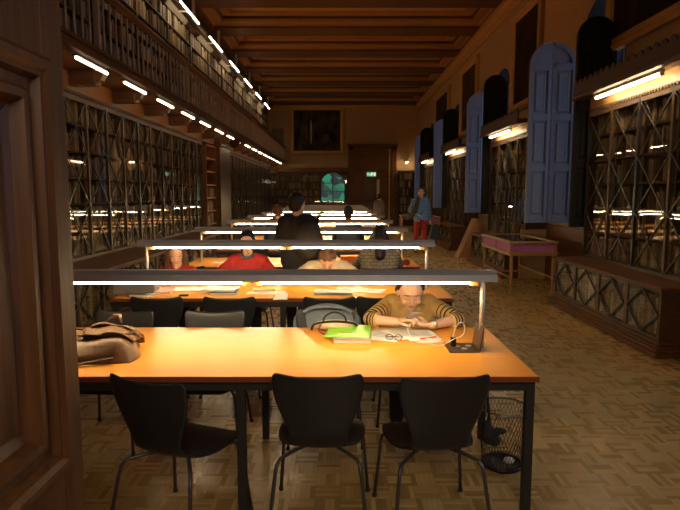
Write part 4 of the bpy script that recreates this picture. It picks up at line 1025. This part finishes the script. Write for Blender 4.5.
# ------------------------------------------------------------------ things on the second table and beyond
def box_book(name, label, x, y, z, w, d, h, rz, mat, cat='book', pages=True):
    t = empty(name, (x, y, z), rz); tag(t, label, cat)
    if pages: MB().box(-w / 2 + .004, w / 2 - .004, -d / 2 + .004, d / 2 - .002, .002, h - .002).build('pages', M_paper, t)
    b = MB().box(-w / 2, w / 2, -d / 2, d / 2, h - .002, h).box(-w / 2, w / 2, -d / 2, d / 2, 0, .002).box(-w / 2, w / 2, d / 2 - .004, d / 2, 0, h); b.build('cover', mat, t)
    return t
M_navy = plain('navy_cover', (.03, .04, .09), .5); M_pink = plain('pink_cover', (.75, .42, .36), .5); M_yel = plain('yellow_cover', (.85, .62, .18), .5); M_gry2 = plain('silver_shell', (.62, .60, .56), .35)
box_book('magazine', 'pink-covered magazine on the second table beside the grey tote', -1.62, 5.02, TZ, .21, .28, .02, R(8), M_pink, 'magazine')
box_book('magazine', 'pale magazine with a dark spine, gallery end of the second table', -1.72, 4.86, TZ, .18, .22, .016, R(-10), M_print, 'magazine')
box_book('notebook', 'white notebook near the long-haired person in red', -1.40, 5.10, TZ, .26, .20, .012, R(4), M_paper, 'notebook')
box_book('book', 'dark thin book under the open magazine on the second table', -1.03, 4.93, TZ, .23, .18, .02, R(3), M_navy)
box_book('magazine', 'open pale magazine on top of a dark thin book', -1.08, 5.0, TZ + .021, .30, .22, .014, R(-6), M_paper, 'magazine')
box_book('box_file', 'small dark phone lying on the second table by magazines', -1.36, 4.80, TZ, .075, .05, .01, 0, M_blk, 'phone', False).name = 'mobile_phone'
box_book('notebook', 'yellow notebook in front of the crimson sweater', -.70, 5.10, TZ, .20, .15, .018, R(12), M_yel, 'notebook')
sheet('paper_sheet', 'long white sheet near the middle of the second table', -.66, 4.93, .34, .14, R(-3))
sheet('paper_sheet', 'blank sheet hanging near the edge of the second table', -.51, 4.75, .12, .28, R(4), printed=False)
box_book('laptop', 'closed pale laptop before the person in cream', -.06, 4.94, TZ, .34, .22, .020, 0, M_gry2, 'laptop', False)
sheet('paper_sheet', 'slanted white sheet on the second table behind the ochre sweater', .26, 5.05, .30, .20, R(-22))
sheet('paper_sheet', 'cream sheet beside the pale laptop on the second table', .10, 5.16, .24, .18, R(15))
# grey tote
tb = empty('tote_bag', (-1.80, 4.95, TZ), R(4)); tag(tb, 'pale grey tote bag lying at the gallery end of the second table', 'bag')
MB().prism([(-.20, 0), (.16, 0), (.165, .10), (.14, .13), (-.17, .12), (-.20, .08)], lambda a, c, d: (a, d, c), -.09, .09).build('bag_body', plain('taupe_canvas', (.36, .31, .26), .8, bump=.2, bscale=60), tb, bevel=.015)
MB().tube(spline([(-.10, -.095, .11), (-.09, -.10, .05), (-.04, -.102, .02), (.02, -.102, .05), (.03, -.095, .11)]), .007, 8).build('handle', M_print, tb, smooth=True)
# third table
box_book('box', 'orange box on the third table beside the person in checked knit', .12, 7.10, TZ, .22, .16, .10, R(5), plain('orange_card', (.75, .28, .05), .6), 'box', False)
box_book('folder', 'bright blue folder on the third table', .32, 6.98, TZ, .16, .12, .09, R(-10), plain('blue_card', (.05, .15, .8), .5), 'folder', False)
sheet('paper_sheet', 'white papers lying on the third table near the window side', .75, 6.95, .2, .28, R(10))
bt = empty('water_bottle', (.74, 7.05, TZ)); tag(bt, 'small clear bottle with red cap on the third table', 'bottle')
MB().lathe([(.03, 0), (.032, .02), (.032, .12), (.014, .16), (.014, .175)], (0, 0, 0), 14).build('bottle_body', plain('clear_plastic', (.6, .55, .48), .2), bt, smooth=True); MB().lathe([(.016, .175), (.016, .20)], (0, 0, 0), 12).build('cap', M_redc, bt)
rc = empty('red_bag', (.82, 6.88, TZ)); tag(rc, 'small red pouch at the window end of the third table', 'pouch')
MB().ball((0, 0, .035), (.05, .035, .035)).build('pouch_body', M_redc, rc, smooth=True); MB().tube([(-.04, 0, .06), (0, 0, .085), (.04, 0, .06)], .005, 8).build('loop', M_blk, rc)
rc.name = 'red_pouch'
box_book('folder', 'blue folder lying open on the fourth table', .25, 9.1, TZ, .12, .12, .10, R(4), plain('cobalt_card', (.04, .13, .75), .5), 'folder', False)
box_book('folder', 'grey-green ring binder lying on the fourth table', .55, 9.1, TZ, .35, .22, .07, R(4), plain('sage_card', (.25, .3, .22), .5), 'folder', False)
for i, (x, y) in enumerate(((-.9, 7.1), (-1.5, 7.2), (-.8, 9.2), (-1.4, 9.3), (.6, 11.3), (-1.0, 11.4), (.3, 13.4), (-.9, 13.5))):
    sheet('paper_sheet', 'white reading papers on the %s table, %s end' % (ORD[2 + i // 2], ('middle', 'gallery', 'middle', 'gallery', 'window', 'gallery', 'window', 'gallery')[i]), x, y, .28, .2, R(random.uniform(-20, 20)))

# ------------------------------------------------------------------ wire wastebasket
wb = empty('wastebasket', (.975, 3.22, 0)); tag(wb, 'round black wire-mesh wastebasket beside the nearest table leg', 'bin')
M_wire = plain('black_wire', (.05, .048, .05), .35, .7)
b = MB(); rb, rt, hh = .115, .148, .36
for k in range(40):
    a0 = 2 * math.pi * k / 40
    for sg_ in (1, -1):
        pts = []
        for j in range(7):
            q = j / 6; r_ = rb + (rt - rb) * q; a = a0 + sg_ * q * .9
            pts.append((r_ * math.cos(a), r_ * math.sin(a), .012 + (hh - .02) * q))
        b.tube(pts, .0011, 4, False)
b.build('mesh_side', M_wire, wb)
MB().tube([(rt * math.cos(a), rt * math.sin(a), hh) for a in [2 * math.pi * k / 32 for k in range(33)]], .006, 8, False).build('rim', plain('chromed_wire', (.45, .45, .47), .25, .9), wb, smooth=True)
MB().lathe([(rb + .004, 0), (rb + .006, .02), (rb, .022), (rb - .006, .012), (.01, .012)], (0, 0, 0), 32).build('base_dish', M_wire, wb, smooth=True)
pw = MB().ball((0, 0, .045), (.035, .028, .02), seg=8, rg=5).build('crumpled_paper', M_paper); pw.location = (.985 + .02, 3.18, 0); tag(pw, 'small crumpled paper at the bottom of the wire wastebasket', 'litter'); 
# black jacket/bag hanging under the table right
bgk = empty('black_bag', (.84, 3.02, 0)); 
b = MB(); b.ball((0, 0, .27), (.05, .04, .05)); b.ball((.05, -.02, .305), (.045, .025, .018)); b.ball((.03, 0, .24), (.035, .03, .035)); b.ball((-.02, 0, .31), (.02, .02, .05)); b.capsule((0, 0, .33), (-.03, .0, .62), .012, .010)
fuse(b, 'bag_body', M_coat, bgk, .010, 2); MB().tube([(-.03, 0, .60), (-.02, .03, .64), (.03, .05, .655)], .006, 6).build('strap', M_blk, bgk)
tag(bgk, 'crumpled black bag hanging beneath the table edge at the wastebasket', 'bag')

# ------------------------------------------------------------------ display cases, easel board, side tables
M_oak = wood('honey_oak', (.34, .17, .06), (.48, .26, .10), .4)
M_rose = plain('rose_velvet', (.48, .15, .38), .8)
def vitrine(label, x0, x1, y0, y1, zt, hb_=.20):
    t = empty('display_case', ((x0 + x1) / 2, (y0 + y1) / 2, 0)); tag(t, label, 'display case'); hx = (x1 - x0) / 2; hy = (y1 - y0) / 2
    for sx in (-1, 1):
        for sy in (-1, 1): 
            MB().lathe([(.018, 0), (.024, .03), (.02, .06), (.026, .3), (.03, zt - hb_)], (sx * (hx - .04), sy * (hy - .04), 0), 8).build('leg', M_oak, t)
    b = MB()
    b.box(-hx, hx, -hy, hy, zt - hb_ - .03, zt - hb_); b.box(-hx - .015, hx + .015, -hy - .015, hy + .015, zt - hb_, zt - hb_ + .03)
    for sx in (-1, 0, 1):
        for sy in (-1, 0, 1):
            if sx == 0 and sy == 0: continue
            if sx == 0: continue
            b.box(sx * (hx - .02) - .02, sx * (hx - .02) + .02, sy * (hy - .02) - .02, sy * (hy - .02) + .02, zt - hb_ + .03, zt - .03)
    b.build('case_frame', M_oak, t)
    b = MB(); b.rings([rect(-hx - .015, hx + .015, -hy - .015, hy + .015, i, lambda a, c, d: (a, c, d), z) for i, z in ((0, zt - .03), (0, zt), (.075, zt), (.075, zt - .02))], close=False); b.build('lid_frame', M_oak, t)
    MB().box(-hx + .06, hx - .06, -hy + .06, hy - .06, zt - .012, zt - .008).build('glass_top', M_pane, t)
    MB().box(-hx + .03, hx - .03, -hy + .03, hy - .03, zt - hb_ + .03, zt - hb_ + .045).build('lining', M_rose, t)
    b = MB(); b.box(-hx + .025, hx - .025, hy - .035, hy - .03, zt - hb_ + .03, zt - .03); b.box(-hx + .025, hx - .025, -hy + .022, -hy + .027, zt - hb_ + .03, zt - .045); b.box(-hx + .022, -hx + .027, -hy + .04, hy - .04, zt - hb_ + .03, zt - .045); b.build('lining_back', M_rose, t)
    b = MB(); b.bar((-hx + .05, 0, .28), (hx - .05, 0, .28), .03, .03); b.bar((-hx + .04, -hy + .04, .28), (-hx + .04, hy - .04, .28), .025, .025); b.bar((hx - .04, -hy + .04, .28), (hx - .04, hy - .04, .28), .025, .025); b.build('stretcher', M_oak, t)
    return t
vitrine('wooden display case lined with rose velvet standing before the first window', 2.70, 3.45, 8.85, 10.6, .87)
vitrine('smaller distant display case with rose lining behind the walking man', 2.50, 3.08, 17.2, 18.4, .92)
st = empty('side_table', (2.35, 19.0, 0)); tag(st, 'small pale wooden table behind the walking man', 'table')
MB().box(-.32, .25, -.3, .3, .88, .92).build('table_top', M_oak, st)
for sx in (-.28, .21):
    for sy in (-.26, .26): MB().box(sx - .02, sx + .02, sy - .02, sy + .02, 0, .88).build('leg', M_oak, st)
es = empty('display_easel', (3.25, 14.2, 0)); tag(es, 'slanted brown wooden display stand behind the rose-lined display case', 'stand')
MB().add([(-.30, -.25, 0), (.05, -.25, 0), (.33, -.25, .98), (.13, -.25, 1.0), (-.30, .2, 0), (.05, .2, 0), (.33, .2, .98), (.13, .2, 1.0)], [(0, 1, 2, 3), (7, 6, 5, 4), (0, 4, 5, 1), (1, 5, 6, 2), (2, 6, 7, 3), (3, 7, 4, 0)]).build('slanted_board', M_oak, es, bevel=.01)
MB().tube([(.20, -.27, .30), (.22, -.29, .58), (.30, -.29, .66), (.44, -.27, .66)], .012, 8).build('rail', M_post, es, smooth=True)
MB().tube([(-.25, -.3, .02), (-.2, -.42, .03), (.05, -.42, .03), (.1, -.3, .02)], .012, 8).build('foot_rail', M_post, es, smooth=True)
fd = empty('folded_trolley', (3.42, 10.9, 0)); tag(fd, 'folded metal trolley leaning behind the rose-lined display case', 'trolley')
MB().tube([(0, 0, .05), (-.18, 0, .75), (-.16, 0, .80), (.1, 0, .78)], .012, 8).build('trolley_frame', M_post, fd, smooth=True); MB().box(-.22, -.02, -.04, .04, .48, .62).build('pad', M_blk, fd, bevel=.02)
MB().tube([(-.05, -.02, .05), (.05, -.02, .05)], .04, 12).build('wheel', M_blk, fd, smooth=True)
pn = MB().box(3.44, 3.92, 10.62, 10.66, .0, .95).build('pale_panel', wood('pale_board', (.42, .28, .14), (.52, .36, .18), .5)); tag(pn, 'pale wooden panel leaning between the first window and its display case', 'panel')

# ------------------------------------------------------------------ books not built singly
so_ = STUFF.build('shelved_books', M_book); so_['kind'] = 'stuff'; tag(so_, 'rows of old leather-bound volumes filling the remaining shelves', 'books')
